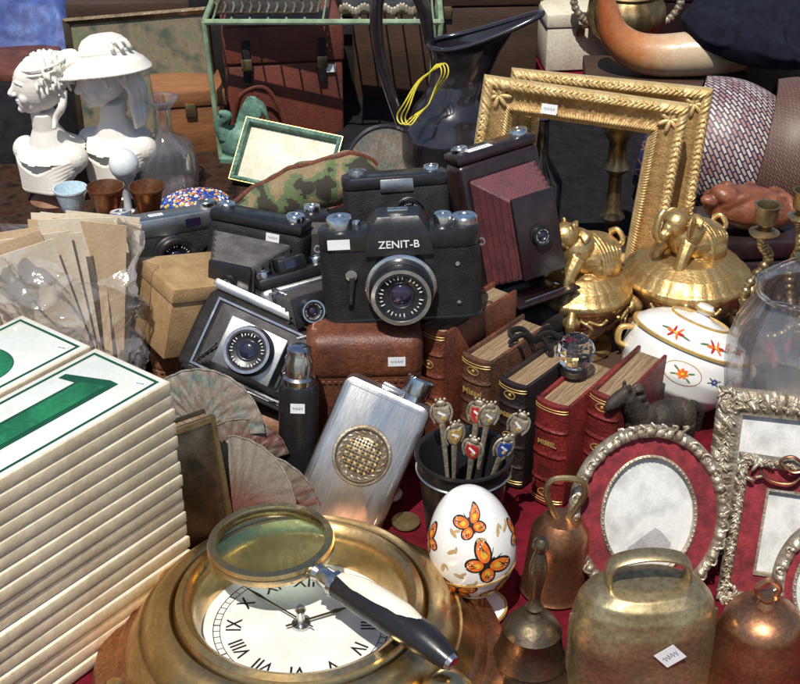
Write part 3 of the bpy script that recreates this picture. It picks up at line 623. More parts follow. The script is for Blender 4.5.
def cbf(u,v):
    k=v*(len(pr)-1);i=min(int(k),len(pr)-2);t=k-i;r=pr[i][0]*(1-t)+pr[i+1][0]*t;z=pr[i][1]*(1-t)+pr[i+1][1]*t
    a=2*math.pi*u;e=.8
    x=r*math.copysign(abs(math.cos(a))**e,math.cos(a));y=r*.62*math.copysign(abs(math.sin(a))**.85,math.sin(a))
    n=noise.noise(Vector((x*.3,y*.3,z*.3)))*.2
    return (x+n,y+n,z)
m=M();m.grid(cbf,96,70,cowbrass,wrap=True);m.grid(lambda u,v:tuple(Vector(cbf(u,v))*.95),96,30,cowbrass,wrap=True);m.out('bell_body',cb,recalc=False,ang=60)
m=M();P=cr([(-2.7,0,9.5),(-2.9,0,11),(-2.3,0,12.2),(0,0,12.7),(2.3,0,12.2),(2.9,0,11),(2.7,0,9.5)],6)
m.tube(P,.3,cowbrass,seg=14,flat=2.6)
m.out('handle',cb)
for sx in(-1,1):M().tube([(sx*5.45,0,1),(sx*5.45,0,4.5),(sx*5.35,0,7)],.16,cowbrass,seg=6).out('side_seam',cb)
sticker(cb,X((1.3,-3.5,5.6),(91,0,0))@X((0,0,0),(0,0,40)),1.7,1.7)
cp=thing('bell','polished copper bell with short top loop','bell',X((26,79.3,0)),group='bells for sale')
M().lathe([(3.9,0),(4.05,.2),(3.8,.8),(3.6,1.1),(3.5,2.6),(3.3,4.6),(2.9,6),(2.9,6.15),(2.4,7.0),(1.2,7.6),(0,7.7),(0,7.2),(2.2,6.5),(3.1,4.4),(3.6,.6),(3.7,0)],copper,seg=56).out('bell_body',cp)
M().lathe([(0,7.6),(.7,7.65),(.5,8.1),(.75,8.5),(0,8.6)],copper,seg=24).tube(cr([(-.5,0,8.3),(-.8,0,9.2),(0,0,9.9),(.8,0,9.2),(.5,0,8.3)],6),.22,copper,seg=8).out('handle',cp)
# ---------------- picture frames
def lean(l,yaw,L,roll=0):return X(l,(0,0,yaw))@X((0,0,0),(90-L,0,0))@X((0,0,0),(0,0,roll))
def goldframe(label,T,W,H,rw=3.5):
    f=thing('picture_frame',label,'picture frame',T,group='gilded wooden frames')
    pr=[(0,-.4),(0,1.1),(.25,1.45),(.6,1.6),(.95,1.5),(1.15,1.1),(1.45,.9),(2.1,.7),(2.6,.75),(2.75,.95),(2.95,1.05),(3.1,.9),(3.3,.5),(rw,.3),(rw,-.4)]
    def dp(s_,j):
        if j in(2,3,4):return .12*abs(math.sin(s_*3.6))+.06*math.sin(s_*11+j)
        if j in(9,10,11):return .07*math.sin(s_*16)
        if j in(6,7,8):return .03*math.sin(s_*5+j*2)
        return 0
    M().ring('rect',W,H,pr,giltwood,n=1600,disp=dp).out('moulding',f,ang=60)
    m=M()
    for sx,sy in((1,1),(-1,1),(1,-1),(-1,-1)):
        for k in range(7):
            a=k*52;m.ell((sx*(W-1.7)+.7*math.cos(rad(a)),sy*(H-1.7)+.7*math.sin(rad(a)),1.05),(.7,.25,.28),giltwood,(0,0,a))
    n=int((W-3)/.55)
    for i in range(-n,n+1):
        for sy in(-1,1):
            for q in(-1,1):m.ell((i*.55,sy*(H-.6)+q*.2,1.55),(.38,.13,.16),giltwood,(0,0,q*35*(1 if i<0 else -1)),u=8,v=5)
    n=int((H-3)/.55)
    for i in range(-n,n+1):
        for sx in(-1,1):
            for q in(-1,1):m.ell((sx*(W-.6)+q*.2,i*.55,1.55),(.13,.38,.16),giltwood,(0,0,q*35*(-1 if i<0 else 1)),u=8,v=5)
    m.out('leaf_ornament',f)
    return f
gf=goldframe('empty gilded wooden frame with leaf moulding leaning',lean((17.3,136,13.7),-3,13,-7),10.4,11.2)
sticker(gf,X((-3.5,8.9,1.75)),1.6,1)
goldframe('second gilded wooden frame leaning behind the first',lean((20.9,140.6,13.4),-2,13,-5),10.4,11)
def scal(s_,j):
    return .25*abs(math.sin(s_*1.9))+.08*math.sin(s_*7) if j in(2,3,4) else 0
def ovalframe(nm,label,T,W,H,iw,ih,half=3):
    of=thing(nm,label,'picture frame',T)
    M().ring('oval',W,H,[(0,-.3),(-.1,.3),(.1,.7),(.45,.85),(.75,.7),(.9,.4),(.9,-.3)],silver,n=500,disp=scal).out('outer_moulding',of,ang=60)
    m=M();n=int(14*W)
    for i in range(n):
        a=2*math.pi*i/n;m.ell(((W-.4)*math.cos(a),(H-.4)*math.sin(a),.85),(.24,.17,.2),silver,(0,0,math.degrees(a)+40),u=10,v=6)
    for i in range(n//3):
        a=2*math.pi*i/(n//3);b=a+.12;m.tube(cr([((W-.7)*math.cos(a),(H-.7)*math.sin(a),.8),((W+.0)*math.cos(a+.04),(H+.0)*math.sin(a+.04),.95),((W-.15)*math.cos(b),(H-.15)*math.sin(b),.9),((W-.6)*math.cos(b),(H-.6)*math.sin(b),.8)],4),.1,silver,seg=6)
    for i in range(-half,half+1):m.ell((i*.75,H-.3-abs(i)*.12,1.0),(.42,.34,.25),silver,(0,0,i*25));m.tube(cr([(i*.75,H-.6,1.0),(i*.85+.35,H,1.2),(i*.85,H+.4-abs(i)*.15,1.0)],5),.12,silver,seg=6)
    m.out('bead_ornament',of)
    M().ring('oval',W-.8,H-.8,[(0,.1),(.05,.4),((W-iw)*.4,.55),(W-.8-iw-.05,.4),(W-.8-iw,.1)],velvet,n=120).out('velvet_mat',of)
    m=M();m.ring('oval',iw+.15,ih+.15,[(0,.2),(0,.6),(.15,.7),(.3,.6),(.3,.2)],silver,n=160)
    for i in range(int(iw*18)):
        a=2*math.pi*i/int(iw*18);m.ell((iw*math.cos(a),ih*math.sin(a),.65),.12,silver,u=8,v=5)
    m.out('inner_rim',of)
    m=M().lathe([(0,.1),(1,.1),(1,.2),(0,.2)],photo,X((0,0,0),(0,0,0),(iw,ih,1)),seg=64)
    m.prism([(-iw*.42,-ih*.8),(iw*.42,-ih*.8),(iw*.5,-ih*.5),(iw*.3,-ih*.3),(iw*.15,-ih*.22),(0,-ih*.3),(-iw*.2,-ih*.42),(-iw*.45,-ih*.55)],.03,greyp,X((0,0,.22)));m.out('portrait_print',of)
    M().box((3,8,.3),darkcl,X((0,-1.5,-1.6),(14,0,0)),bev=.05).lathe([(0,-.3),(1,-.3),(1,0),(0,0)],darkcl,X((0,0,0),(0,0,0),(W-.2,H-.2,1)),seg=64).out('backing',of)
ovalframe('oval_picture_frame','oval frame with red velvet and beaded silver border',lean((19.5,91.5,6.5),4,20),6.3,7.2,3.7,4.8)
ovalframe('oval_picture_frame','small oval frame with red velvet mat and beaded edge',lean((31.8,84.0,5.4),-5,20),4.0,5.2,2.4,3.4,1)
def ornframe(label,T,W,H,mt=silver,mat_=True,rw=2.0,sd=1,bow=False):
    f=thing('ornate_picture_frame',label,'picture frame',T)
    def dp(s_,j):return .22*noise.noise(Vector((s_*1.6,j*.9,sd)))+.12*math.sin(s_*5+j)+.05*math.sin(s_*13+j*2) if 0<j<6 else 0
    M().ring('rect',W,H,[(0,-.3),(-.1,.4),(.2,.8),(rw*.35,.95),(rw*.5,.85),(rw*.65,.9),(rw*.8,.6),(rw-.1,.55),(rw,.2),(rw,-.3)],mt,n=900,disp=dp).out('moulding',f,ang=60)
    m=M();rnd=random.Random(sd)
    for sx,sy in((1,1),(-1,1),(1,-1),(-1,-1)):
        for k in range(9):
            a=k*40;q=.4+.09*k;m.ell((sx*(W-.8)+q*math.cos(rad(a)),sy*(H-.8)+q*math.sin(rad(a)),.95),(.42,.16,.18),mt,(0,0,a+60),u=12,v=8)
    for (ax,ln) in((0,W),(1,H)):
        n=int(ln/.45)
        for i in range(-n,n+1):
            for sg in(-1,1):
                s0=1 if i%2 else -1;c1=sg*((H if ax==0 else W)-rw*.45)
                for (du,dv_,an,la) in((0,.22*s0,35*s0,.38),(.2,-.2*s0,-50*s0,.3),(.1,.45*s0,80,.18)):
                    u_=i*.45+du;v_=c1+dv_*min(1,rw*.6)
                    p=(u_,v_,.86) if ax==0 else (v_,u_,.86)
                    m.ell(p,(la,.11,.14),mt,(0,0,an+(0 if ax==0 else 90)),u=8,v=5)
    m.out('scroll_ornament',f)
    if bow:
        m=M()
        for sx in(-1,1):
            m.tube(cr([(0,H-.3,1.2),(sx*1.3,H+.5,1.4),(sx*2.2,H,1.25),(sx*1.2,H-.7,1.2),(0,H-.3,1.2)],6),.25,copper,seg=8,flat=.5)
            m.tube(cr([(0,H-.3,1.2),(sx*1.0,H-1.6,1.1),(sx*2.6,H-1.7,1.0),(sx*3.6,H-1.0,1.0)],6),.22,copper,seg=8,flat=.5)
        m.ell((0,H-.3,1.3),.45,copper);m.out('ribbon_bow',f)
    if mat_:M().ring('rect',W-rw,H-rw,[(0,.05),(0,.3),(1.6,.35),(1.7,.05)],velvet,n=80).ring('rect',W-rw-1.65,H-rw-1.65,[(-.15,.2),(-.1,.5),(.1,.5),(.15,.1)],silver,n=80).out('velvet_mat',f)
    M().box((2*W-2*rw+.2,2*H-2*rw+.2,.15),photo,X((0,0,-.05)),bev=0).out('print',f)
    M().box((2*W-.6,2*H-.6,.2),darkcl,X((0,0,-.45)),bev=0).out('backing',f)
    return f
ornframe('ornate silver gilt rectangular frame leaning behind others',lean((32.0,97.5,5.8),-6,22,-3),6.4,7.0,silver,False,2.2,5)
ornframe('rectangular frame with red velvet and copper bow',lean((31.2,91.0,4.8),-8,22,-4),5.2,6.0,silver,True,.9,9,True)
# ---------------- figurine horse
m=M();q=darkfig
m.ell((0,0,6.6),(1.7,3.1,1.8),q,(12,0,0)).ell((0,-1.9,7.2),(1.4,1.5,1.7),q).ell((0,2.2,6.6),(1.6,1.5,1.7),q)
m.tube([(0,-2.2,7.8),(0,-3.2,9.3),(0,-3.8,10.4)],[1.2,.9,.7],q);m.ell((0,-4.6,10.3),(.6,1.5,.7),q,(30,0,0));m.ell((.35,-3.8,11.3),(.18,.2,.5),q);m.ell((-.35,-3.8,11.3),(.18,.2,.5),q)
for x,y,k in((.8,-2.3,-.6),(-.8,-2.2,.5),(.8,2.4,.5),(-.8,2.6,.9)):m.tube([(x,y,6.2),(x,y+k,3.8),(x,y+k*.2,2),(x,y+k*.2-.1,.9)],[.9,.5,.38,.45],q)
for i in range(12):m.ell((.3*math.sin(i*2),-2.6-.1*i+1.0,8.0+.28*i),(.3,.55,.3),q)
m.tube([(0,3.4,7.4),(0,4.4,6.6),(0,4.6,4.2)],[.5,.6,.2],q);m.box((3.6,8,1),q,X((0,0,.5)))
m.out('horse_figurine',T=X((22.4,104.6,0),(0,0,-62),1.0),label='small rough dark bronze horse figurine beside the books',cat='figurine',remesh=.13,smooth=1)
# ---------------- tureen
tu=thing('tureen','white porcelain lidded tureen with gold bands and flowers','tureen',X((25.2,116.0,1.2),(-12,20,0),(.98,.98,.86)))
def trf(z):
    pts=[(0,3),(1,3.8),(3,5.5),(5,6.1),(7,6.0),(8,5.8)]
    for a,b in zip(pts,pts[1:]):
        if a[0]<=z<=b[0]:t=(z-a[0])/(b[0]-a[0]);return a[1]*(1-t)+b[1]*t
    return 5.8
m=M().lathe([(0,0),(3,0),(3.1,.4),(2.9,.9)]+[(trf(1+7*i/24),1+7*i/24) for i in range(25)]+[(5.3,8),(5.2,6),(3,2),(0,1.4)],porc,seg=72)
def flower(m,f,th,z,s_,mt):
    for k in range(7):dec(m,f,th,z,.42*s_*math.cos(k*.9),.42*s_*math.sin(k*.9),.34*s_,.2*s_,k*51,mt,.06)
    dec(m,f,th,z,0,0,.2*s_,.2*s_,0,yel2,.09)
    for a in(-35,20,150,200):dec(m,f,th,z,1.05*s_*math.cos(rad(a)),1.05*s_*math.sin(rad(a)),.42*s_,.12*s_,a,leafg,.055)
for th in(.75,-.3):
    dec(m,trf,th,5.6,0,0,1.9,1.3,0,goldp,.02);dec(m,trf,th,5.6,0,0,1.8,1.2,0,porc,.035)
flower(m,trf,.75,5.6,.95,orange);flower(m,trf,-.3,5.6,.8,orange);flower(m,trf,1.25,5.2,.8,bluee);flower(m,trf,.22,5.8,.5,bluee)
m.out('bowl',tu)
LP=[(8.1,5.85),(8.6,5.5),(9.2,4.9),(9.8,4.0),(10.3,2.8),(10.6,1.2)]
def ldf(z):
    for a,b in zip(LP,LP[1:]):
        if a[0]<=z<=b[0]:t=(z-a[0])/(b[0]-a[0]);return a[1]*(1-t)+b[1]*t
    return 5.85 if z<9 else 1.2
m=M().lathe([(b,a) for a,b in LP]+[(.6,11.0),(.9,11.6),(.7,12.1),(0,12.2),(0,10),(3,9.6),(5.2,8.2)],porc,seg=64)
for th in(.75,.1,-.7):
    for k in range(6):dec(m,ldf,th,9.15,.55*math.cos(k*1.05),.26*math.sin(k*1.05),.36,.12,k*60,orange if k%2 else rede,.14)
    dec(m,ldf,th,9.15,0,0,.2,.09,0,yel2,.18);dec(m,ldf,th,9.15,1.1,-.1,.45,.07,-10,leafg,.14);dec(m,ldf,th,9.15,-1.1,.05,.45,.07,10,leafg,.14)
m.out('lid',tu)
for w_,z_,o_ in((6.05,7.9,.35),(1.0,11.4,.3),(2.95,10.15,.15)):M().ring('oval',w_,w_,[(0,z_),(0,z_+.28),(o_,z_+.34),(o_,z_)],goldp,n=72).out('gilt_band',tu)
for sx in(-1,1):M().tube(cr([(5.6*sx,0,5),(6.8*sx,0,5.2),(7.0*sx,0,6.8),(5.7*sx,0,7.3)],6),.32,goldp,seg=10).out('handle',tu)
# ---------------- gold animal jars
def jar(label,T,r,kind,bodym):
    j=thing('covered_jar',label,'ornamental jar',T)
    M().lathe([(0,0),(r*.6,0),(r*.65,.5),(r*.45,1.1)]+[(r*(.45+.55*math.sin(math.pi*.5*t)),1.1+5*t) for t in(.08,.15,.25,.35,.5,.6,.7,.8,.9,1)]+[(r*.96,6.8),(0,6.8)],bodym,seg=56).out('jar_body',j)
    m=M();m.lathe([(0,5.9),(r*.95,5.9),(r*1.04,6.1),(r*1.07,6.6),(r*1.05,7.0),(r*.98,7.3),(r*.86,8.1),(r*.6,8.9),(0,9.4)],gilt,seg=112,mod=lambda a,i:1+(.012*abs(math.sin(a*14)) if 1<i<8 else 0))
    for i in range(4):
        T2=X((0,0,0),(0,0,45+90*i));m.tube(cr([(r*.98,0,6.5),(r*1.2,0,5.4),(r*1.06,0,3.6),(r*.8,0,2.6),(r*.9,0,1.2),(r*1.05,0,.3)],6),[.35,.55,.4,.35,.4,.6],gilt,T2,seg=8)
        m.ell((r*1.08,0,5.4),(.5,.9,.8),gilt,T=T2)
        for q in(-1,1):
            m.tube(cr([(r*1.0,q*.8,5.6),(r*1.0,q*2.0,4.8),(r*.93,q*1.6,3.6),(r*.9,q*.9,4.0)],5),.22,gilt,T2,seg=6)
            m.tube(cr([(r*1.0,q*1.6,5.6),(r*.93,q*2.8,5.2),(r*.88,q*3.4,5.8)],5),.2,gilt,T2,seg=6)
    m.lathe([(0,0),(r*.75,0),(r*.7,.6),(r*.5,1.0),(0,1.0)],gilt,seg=40)
    m.out('lid',j,remesh=.09,smooth=2)
    m=M();z=8.8;F=X((0,0,z),(0,0,0),1.0 if kind else 1.05)@X((0,0,-z))
    def E(c,r_,rot=(0,0,0)):m.ell(c,r_,gilt,rot,T=F)
    def TU(P,r_,fl=1):m.tube(P,r_,gilt,F,seg=10,flat=fl)
    E((0,.9,z+1.5),(2.5,3.2,2.0));E((0,-.9,z+2.4),(1.9,1.9,2.1));E((0,-2.2,z+4.1),(1.25,1.4,1.25));E((0,-3.05,z+3.8),(.75,.85,.7))
    for i in range(7):
        TU(cr([(-2.8+.1*i,.6+.3*i,z-.2),(-2.2,.5+.36*i,z+2.4),(0,.2+.45*i,z+3.7-.1*i*i*.5),(2.2,.5+.36*i,z+2.4),(2.8-.1*i,.6+.3*i,z-.2)],5),.15)
    for i in range(60):
        a=i*2.4;rr=1.6*math.sqrt((i%11+1)/11);TU(cr([(rr*math.cos(a),-1.2+kind*.5,z+3.6+rr*math.sin(a)*.8),(rr*1.1*math.cos(a+.3),-.8+kind*.5,z+3.6+rr*.9*math.sin(a+.3)),(rr*1.1*math.cos(a+.6),-.3+kind*.5,z+3.5+rr*.8*math.sin(a+.6))],3),[.22,.18,.09])
    for sx in(-1,1):
        TU(cr([(sx*1.2,-1.6,z+2.0),(sx*1.6,-2.6,z+.8),(sx*1.6,-3.0,z-.6)],5),[.95,.65,.75]);E((sx*1.7,1.4,z+.7),(1.2,1.8,1.4));E((sx*1.8,-.4,z-.1),(.8,1.1,.5))
        if kind:E((sx*1.35,-1.5,z+3.9),(.22,.95,1.15),(0,0,sx*25));TU([(sx*.45,-3.3,z+3.4),(sx*.75,-4.2,z+3.5)],[.18,.07])
        else:E((sx*.75,-1.9,z+5.2),(.3,.2,.4));E((sx*.45,-3.1,z+4.3),(.2,.15,.15))
    if kind:TU(cr([(0,-3.2,z+3.7),(0,-4.3,z+3.0),(0,-4.9,z+3.8),(0,-4.6,z+5.2),(0,-4.0,z+5.9)],6),[.62,.5,.42,.35,.33])
    TU(cr([(0,3.4,z+1.2),(.6,4.2,z+2.2),(0,4.0,z+3.2),(-.6,3.6,z+2.8)],6),[.32,.28,.28,.38])
    m.out('animal_finial',j,remesh=.085,smooth=2)
    return j
jar('rose glass jar with gilded lid and gold lion finial',X((17.8,125.8,2),(0,0,-60),.98),4.9,0,amber)
jar('large gilded covered jar with gold elephant finial',X((28.7,128.3,2.2),(0,0,-55),1.0),6.0,1,amber)
M().box((26,13,2),woodd,X((24,127,.9),(0,0,-3)),bev=.2).out('wooden_board',label='dark wooden board under the gilded jars',cat='board')
# carved wood
m=M();m.ell((0,0,2),(4.2,2.4,1.8),carved)
for i in range(22):
    a=i*.9;m.tube(cr([(3.2*math.cos(a),1.5*math.sin(a),1.6),(3.9*math.cos(a+.3),2*math.sin(a+.3),2.6),(2.8*math.cos(a+.6),1.4*math.sin(a+.6),3.4),(1.8*math.cos(a+.4),1*math.sin(a+.4),3)],4),.42,carved,seg=8)
m.ell((-2.6,-.6,3.0),(1.5,1.2,.9),carved,(0,20,0)).ell((-4.0,-.8,2.6),(.9,.6,.5),carved)
m.out('carved_wooden_figure',T=X((36.0,137,9.6),(0,10,10),1.25),label='carved reddish wooden ornament on a tin box',cat='ornament',remesh=.12,smooth=1)
k=thing('tin_box','dark tin box under the carved ornament','box',X((37,139,0),(0,0,5)));M().box((12,9,7),bakel,X((0,0,3.5)),bev=.4).out('box_body',k);M().box((12.3,9.3,2.4),bakel,X((0,0,8.4)),bev=.5).out('lid',k)
# candelabra
ca=thing('candelabra','aged brass candelabra with long curved arms','candelabra',X((38.2,119.5,0),(0,0,0)))
M().lathe([(0,0),(4.5,0),(4.6,.5),(3,1.2),(1.2,2),(.7,3),(1.0,4),(.6,5),(.5,8),(.9,9),(.5,10),(.5,13),(.9,14),(0,14.5)],brassold,seg=32).out('stem',ca)
for a,rr,hh in((196,5.4,20.5),(250,3.8,19),(0,5,19),(90,5,19)):
    T2=X((0,0,0),(0,0,a));P=cr([(0.3,0,8.5),(rr*.5,0,7.0),(rr*1.05,0,8.4),(rr*1.2,0,hh-8),(rr*.85,0,hh-5),(rr,0,hh-3.4),(rr,0,hh-2.2)],8)
    m=M().tube(P,.36,brassold,T2,seg=10)
    for p in P[::2]:m.ell(tuple(p),.5,brassold,T=T2,u=10,v=6)
    m.out('arm',ca)
    M().lathe([(0,0),(1.3,0),(1.4,.2),(.6,.5),(.6,.8),(1.0,1.2),(1.1,2.6),(1.25,2.9),(1.0,2.9),(.8,1.4),(0,1.3)],brassold,T2@X((rr,0,hh-2.3)),seg=28).out('candle_cup',ca)
gv=thing('glass_vase','large round clear glass bowl vase with wavy rim','vase',X((36.0,110.6,0)))
o=[(0,0),(3.2,0),(3.4,.4),(3.2,1),(4.8,2.6),(6.1,5),(6.8,8),(6.8,10.5),(6.2,13),(5.0,15),(4.6,15.8),(5.0,16.6)];i_=[(4.8,16.6),(4.4,15.8),(4.8,14.9),(6.0,12.8),(6.6,10.5),(6.6,8),(5.8,5.2),(4.5,3.1),(2.6,1.6),(0,1.4)]
M().lathe(o+i_,thing_,seg=96,mod=lambda a,i:1+.012*math.sin(a*16)).out('vase_body',gv)
M().tube([(4.9*(1+.02*math.sin(a*.0628*14))*math.cos(a*.0628),4.9*math.sin(a*.0628),16.6+.3*math.sin(a*.0628*5)) for a in range(100)],.2,glass,seg=8,closed=True).out('rim',gv)
for k in range(3):
    cx,cy=[(29,105.5),(26.5,100),(29.5,101.5)][k];m=M()
    for i in range(46):
        a=i*2*math.pi/46;rr=2.4+.5*noise.noise(Vector((a,k*5,0)));m.ell((rr*math.cos(a)*1.3,rr*math.sin(a),.32+.25*abs(math.sin(a*2))),.3,[rede,silver,bluee][k],u=10,v=6)
    m.out('bead_necklace',T=X((cx,cy,0.02)),label=['red','silver','blue'][k]+' bead necklace coiled on the cloth',cat='necklace')
# ---------------- busts
def bust(label,T,hat):
    b=thing('bust',label,'bust',T,group='white plaster busts')
    M().lathe([(0,0),(2.9,0),(3.0,.5),(2.4,.9),(1.8,1.4),(1.6,2.0),(2.0,2.8),(2.4,3.2),(0,3.3)],plaster if hat else tanl,seg=40).out('pedestal',b)
    m=M();q=plaster
    m.ell((0,.2,6.0),(5.1,2.4,2.5),q).ell((0,-.6,5.2),(4.4,2.1,2.4),q).ell((-3.6,.3,6.4),(1.7,1.7,1.7),q).ell((3.6,.3,6.4),(1.7,1.7,1.7),q).ell((0,.2,3.9),(2.8,1.7,1.5),q)
    m.tube([(0,.6,6.8),(0,.4,8.2),(0,.1,10),(0,0,12)],[4.3,2.5,1.6,1.55],q,seg=28)
    for k in range(7):
        m.tube(cr([(5.0-.3*k,-.1-.2*k,6.9-.5*k),(2.6,-2.15-.08*k,5.9-.5*k),(.3,-2.75,4.6-.33*k),(-2.4,-2.25,5.3-.48*k),(-5.0+.35*k,0-.2*k,6.1-.5*k)],8),[.3,.42,.4,.42,.3],q,seg=8)
    A=X((0,0,11.5),(12 if hat else 2,0,-34 if hat else -46),1.26)@X((0,0,-13));H=lambda c,r,rot=(0,0,0):m.ell(c,r,q,rot,T=A,u=32,v=20)
    H((0,0,16.1),(1.9,2.35,2.55));H((0,-.85,14.75),(1.3,1.4,1.35));H((0,-1.9,13.98),(.42,.4,.38));H((0,-.1,16.9),(1.75,2.15,1.7))
    m.tube(cr([(0,-2.1,16.9),(0,-2.42,16.2),(0,-2.72,15.65),(0,-2.45,15.45)],4),[.2,.2,.3,.2],q,A,seg=10)
    for s_ in(-1,1):H((s_*.22,-2.4,15.52),(.2,.25,.16))
    H((0,-2.16,14.95),(.48,.26,.11));H((0,-2.1,14.7),(.4,.26,.13))
    for s_ in(-1,1):
        H((s_*.85,-1.5,15.3),(.65,.6,.7));H((s_*.72,-1.84,16.25),(.34,.2,.17))
        m.tube(cr([(s_*.25,-2.15,16.75),(s_*.75,-2.08,16.9),(s_*1.35,-1.65,16.7)],4),[.12,.16,.1],q,A,seg=8)
        m.tube(cr([(s_*.35,-2.05,16.35),(s_*.72,-2.06,16.47),(s_*1.1,-1.85,16.3)],4),.07,q,A,seg=6)
        H((s_*1.9,.1,15.8),(.22,.42,.6))
    rnd=random.Random(3 if hat else 5)
    H((0,.8,17.0),(2.15,2.3,2.15))
    for i in range(150):
        a=rnd.uniform(0,2*math.pi);e=rnd.uniform(-.35,1.3);x=2.12*math.cos(e)*math.cos(a);y=.85+2.3*math.cos(e)*math.sin(a);z=16.8+2.2*math.sin(e)
        if y<-.6 and z<18.0:continue
        k=rnd.choice((-1,1))
        m.tube(cr([(x,y,z),(x*1.03+.25*k,y*1.02,z+.22),(x*1.04+.42*k,y*1.04,z-.15),(x*1.03+.15*k,y*1.05+.1,z-.5),(x*1.02-.1*k,y*1.03,z-.3)],4),[.12,.17,.16,.13,.07],q,A,seg=6)
    if not hat:
        H((0,3.0,18.0),(1.15,1.15,1.05));H((0,2.6,16.8),(1.1,.8,1.0))
        for w_ in(0,.5):m.tube([(2.15*math.cos(a*.3),.7+2.25*math.sin(a*.3),17.8+w_+.35*math.sin(a*.3)) for a in range(21)],.13,q,A,seg=8,closed=True)
        for i in range(18):m.tube(cr([(1.15*math.cos(i),3.0+1.05*math.sin(i),17.5),(1.25*math.cos(i+.5),3.1+1.15*math.sin(i+.5),18.2),(.6*math.cos(i+1),3.2+.6*math.sin(i+1),18.9)],4),.17,q,A,seg=6)
        m.tube(cr([(1.2,2,15.6),(2.0,1.7,14.4),(1.6,1.0,13.2),(2.0,.6,12.2)],6),[.5,.42,.35,.2],q,A,seg=8)
    else:
        Bm=A@X((0,.9,17.7),(-12,-14,0))
        m.lathe([(0,-.1),(2.4,-.25),(3.8,-.8),(4.5,-1.5),(4.6,-1.3),(3.9,-.5),(2.8,.1),(2.4,.4),(2.3,1.1),(1.9,1.7),(1.1,2.1),(0,2.2)],q,Bm,seg=64,mod=lambda a,i:1+(.10*math.sin(a*3+1) if 1<i<6 else 0))
        m.tube([(2.4*math.cos(a*.3),2.4*math.sin(a*.3),.5) for a in range(21)],.25,q,Bm,seg=8,closed=True)
        for i in range(8):m.tube(cr([(1.6,.5,.8),(1.6+1.0*math.cos(i*.8),.5+1.0*math.sin(i*.8),1.4),(1.7+1.4*math.cos(i*.8+.2),.5+1.4*math.sin(i*.8+.2),.7)],4),.25,q,Bm,seg=6)
        for s_ in(-1,1):
            for j in range(3):m.tube(cr([(s_*1.8,1.2+j*.6,16),(s_*(2.2+.2*j),1.6+j*.5,14.6),(s_*1.9,1.5+j*.5,13.2),(s_*2.3,1.2+j*.4,11.8),(s_*2.0,1+j*.4,10.8)],6),[.5,.45,.45,.38,.2],q,A,seg=10)
    m.out('figure',b,remesh=.1,smooth=2)
bust('white plaster bust of a woman with gathered hair',X((-43.2,165,0),(0,0,-25),1.0),False)
bust('white plaster bust of a woman in a wide brimmed hat',X((-35.4,167.5,0),(0,0,-22),1.03),True)
dc=thing('glass_decanter','clear cut glass decanter without stopper','decanter',X((-29.4,168,0),(0,0,0),1.02))
M().lathe([(0,0),(3.2,0),(3.6,.4),(3.75,2.5),(3.6,5.2),(3.1,6.6),(1.5,7.6),(1.1,8.2),(1.1,11),(2.1,12.3),(2.0,12.35),(.85,11),(.85,8.2),(1.3,7.4),(2.8,6.4),(3.3,5.0),(3.45,2.5),(3.3,.9),(0,.8)],thing_,seg=96,mod=lambda a,i:1+(.05*abs(math.sin(a*9)) if 1<i<6 else 0)).out('decanter_body',dc)
M().ring('oval',2.1,2.1,[(0,12.25),(0,12.4),(.15,12.4),(.15,12.25)],glass,n=40).out('lip',dc)
def cup(l,s_,mt,lab,nm='goblet'):
    k=thing(nm,lab,'cup',X(l,(0,0,0),s_));M().lathe([(0,0),(1.5,0),(1.55,.2),(.6,.7),(.35,1.4),(.55,2),(1.2,2.8),(1.6,4.2),(2.1,6.0),(2.0,6.0),(1.45,4.2),(1.0,3),(0,2.5)],mt,seg=40).out('cup_bowl',k)
    M().ring('oval',2.13,2.13,[(0,5.8),(0,6.03),(.12,6.03),(.12,5.8)],mt,n=40).out('rim',k)
cup((-34.6,155.5,0),1.05,copper,'small copper goblet with flared rim');cup((-29.8,156,0),1.02,copper,'small copper goblet with flared rim')
cup((-39.0,156.5,0),.95,opal,'pale blue opaline glass goblet')
k=thing('opaline_goblet','pale opaline glass with a ball lid','ornament',X((-33.4,161.5,0)));M().lathe([(0,0),(1.3,0),(.5,.7),(.45,4),(1.2,5),(0,5)],opalw,seg=32).out('foot',k);M().ell((0,0,6.6),(1.8,1.8,1.95),opalw,u=40,v=24).out('ball',k)
k=thing('metal_saucer','small tarnished metal dish of trinkets','dish',X((-38,150.5,0)));M().lathe([(0,.2),(3,.3),(4,1.4),(4.1,1.4),(3.1,0),(0,0)],silver,seg=40).out('dish_body',k)
m=M();rnd=random.Random(4)
for i in range(420):
    a=rnd.uniform(0,6.28);r_=math.sqrt(rnd.random());x=4.3*r_*math.cos(a);y=2.7*r_*math.sin(a);z=1.7*math.sqrt(1-r_*r_)+.5
    m.ell((x,y,z),.27,rnd.choice([bluee,orange,paper,bluee,yel2,bluee]),u=8,v=6)
m.ell((0,0,.7),(4.3,2.8,1.7),bluee);m.out('beaded_purse',T=X((-25.4,163,0),(0,0,15)),label='beaded purse in blue, orange and white',cat='purse')
k=thing('jewellery_box','open box with green gilt rim and cream satin lining','box',lean((-14.5,170.5,3.6),-8,42,-9))
M().ring('rect',6.4,4.2,[(0,-1.6),(0,.4),(.2,.55),(.5,.4),(.7,-.8),(.7,-1.6)],verd,n=240,disp=lambda s_,j:.05*math.sin(s_*9) if j in(1,2,3) else 0).out('box_rim',k)
M().ring('rect',6.45,4.25,[(0,.1),(-.05,.3),(.15,.3),(.15,.1)],goldp,n=80).out('gilt_edge',k)
M().box((11.6,7.2,.5),cream,X((0,0,-.9)),bev=.2).out('satin_lining',k);M().box((12.6,8.2,.2),verd,X((0,0,-1.7)),bev=.05).out('box_back',k)
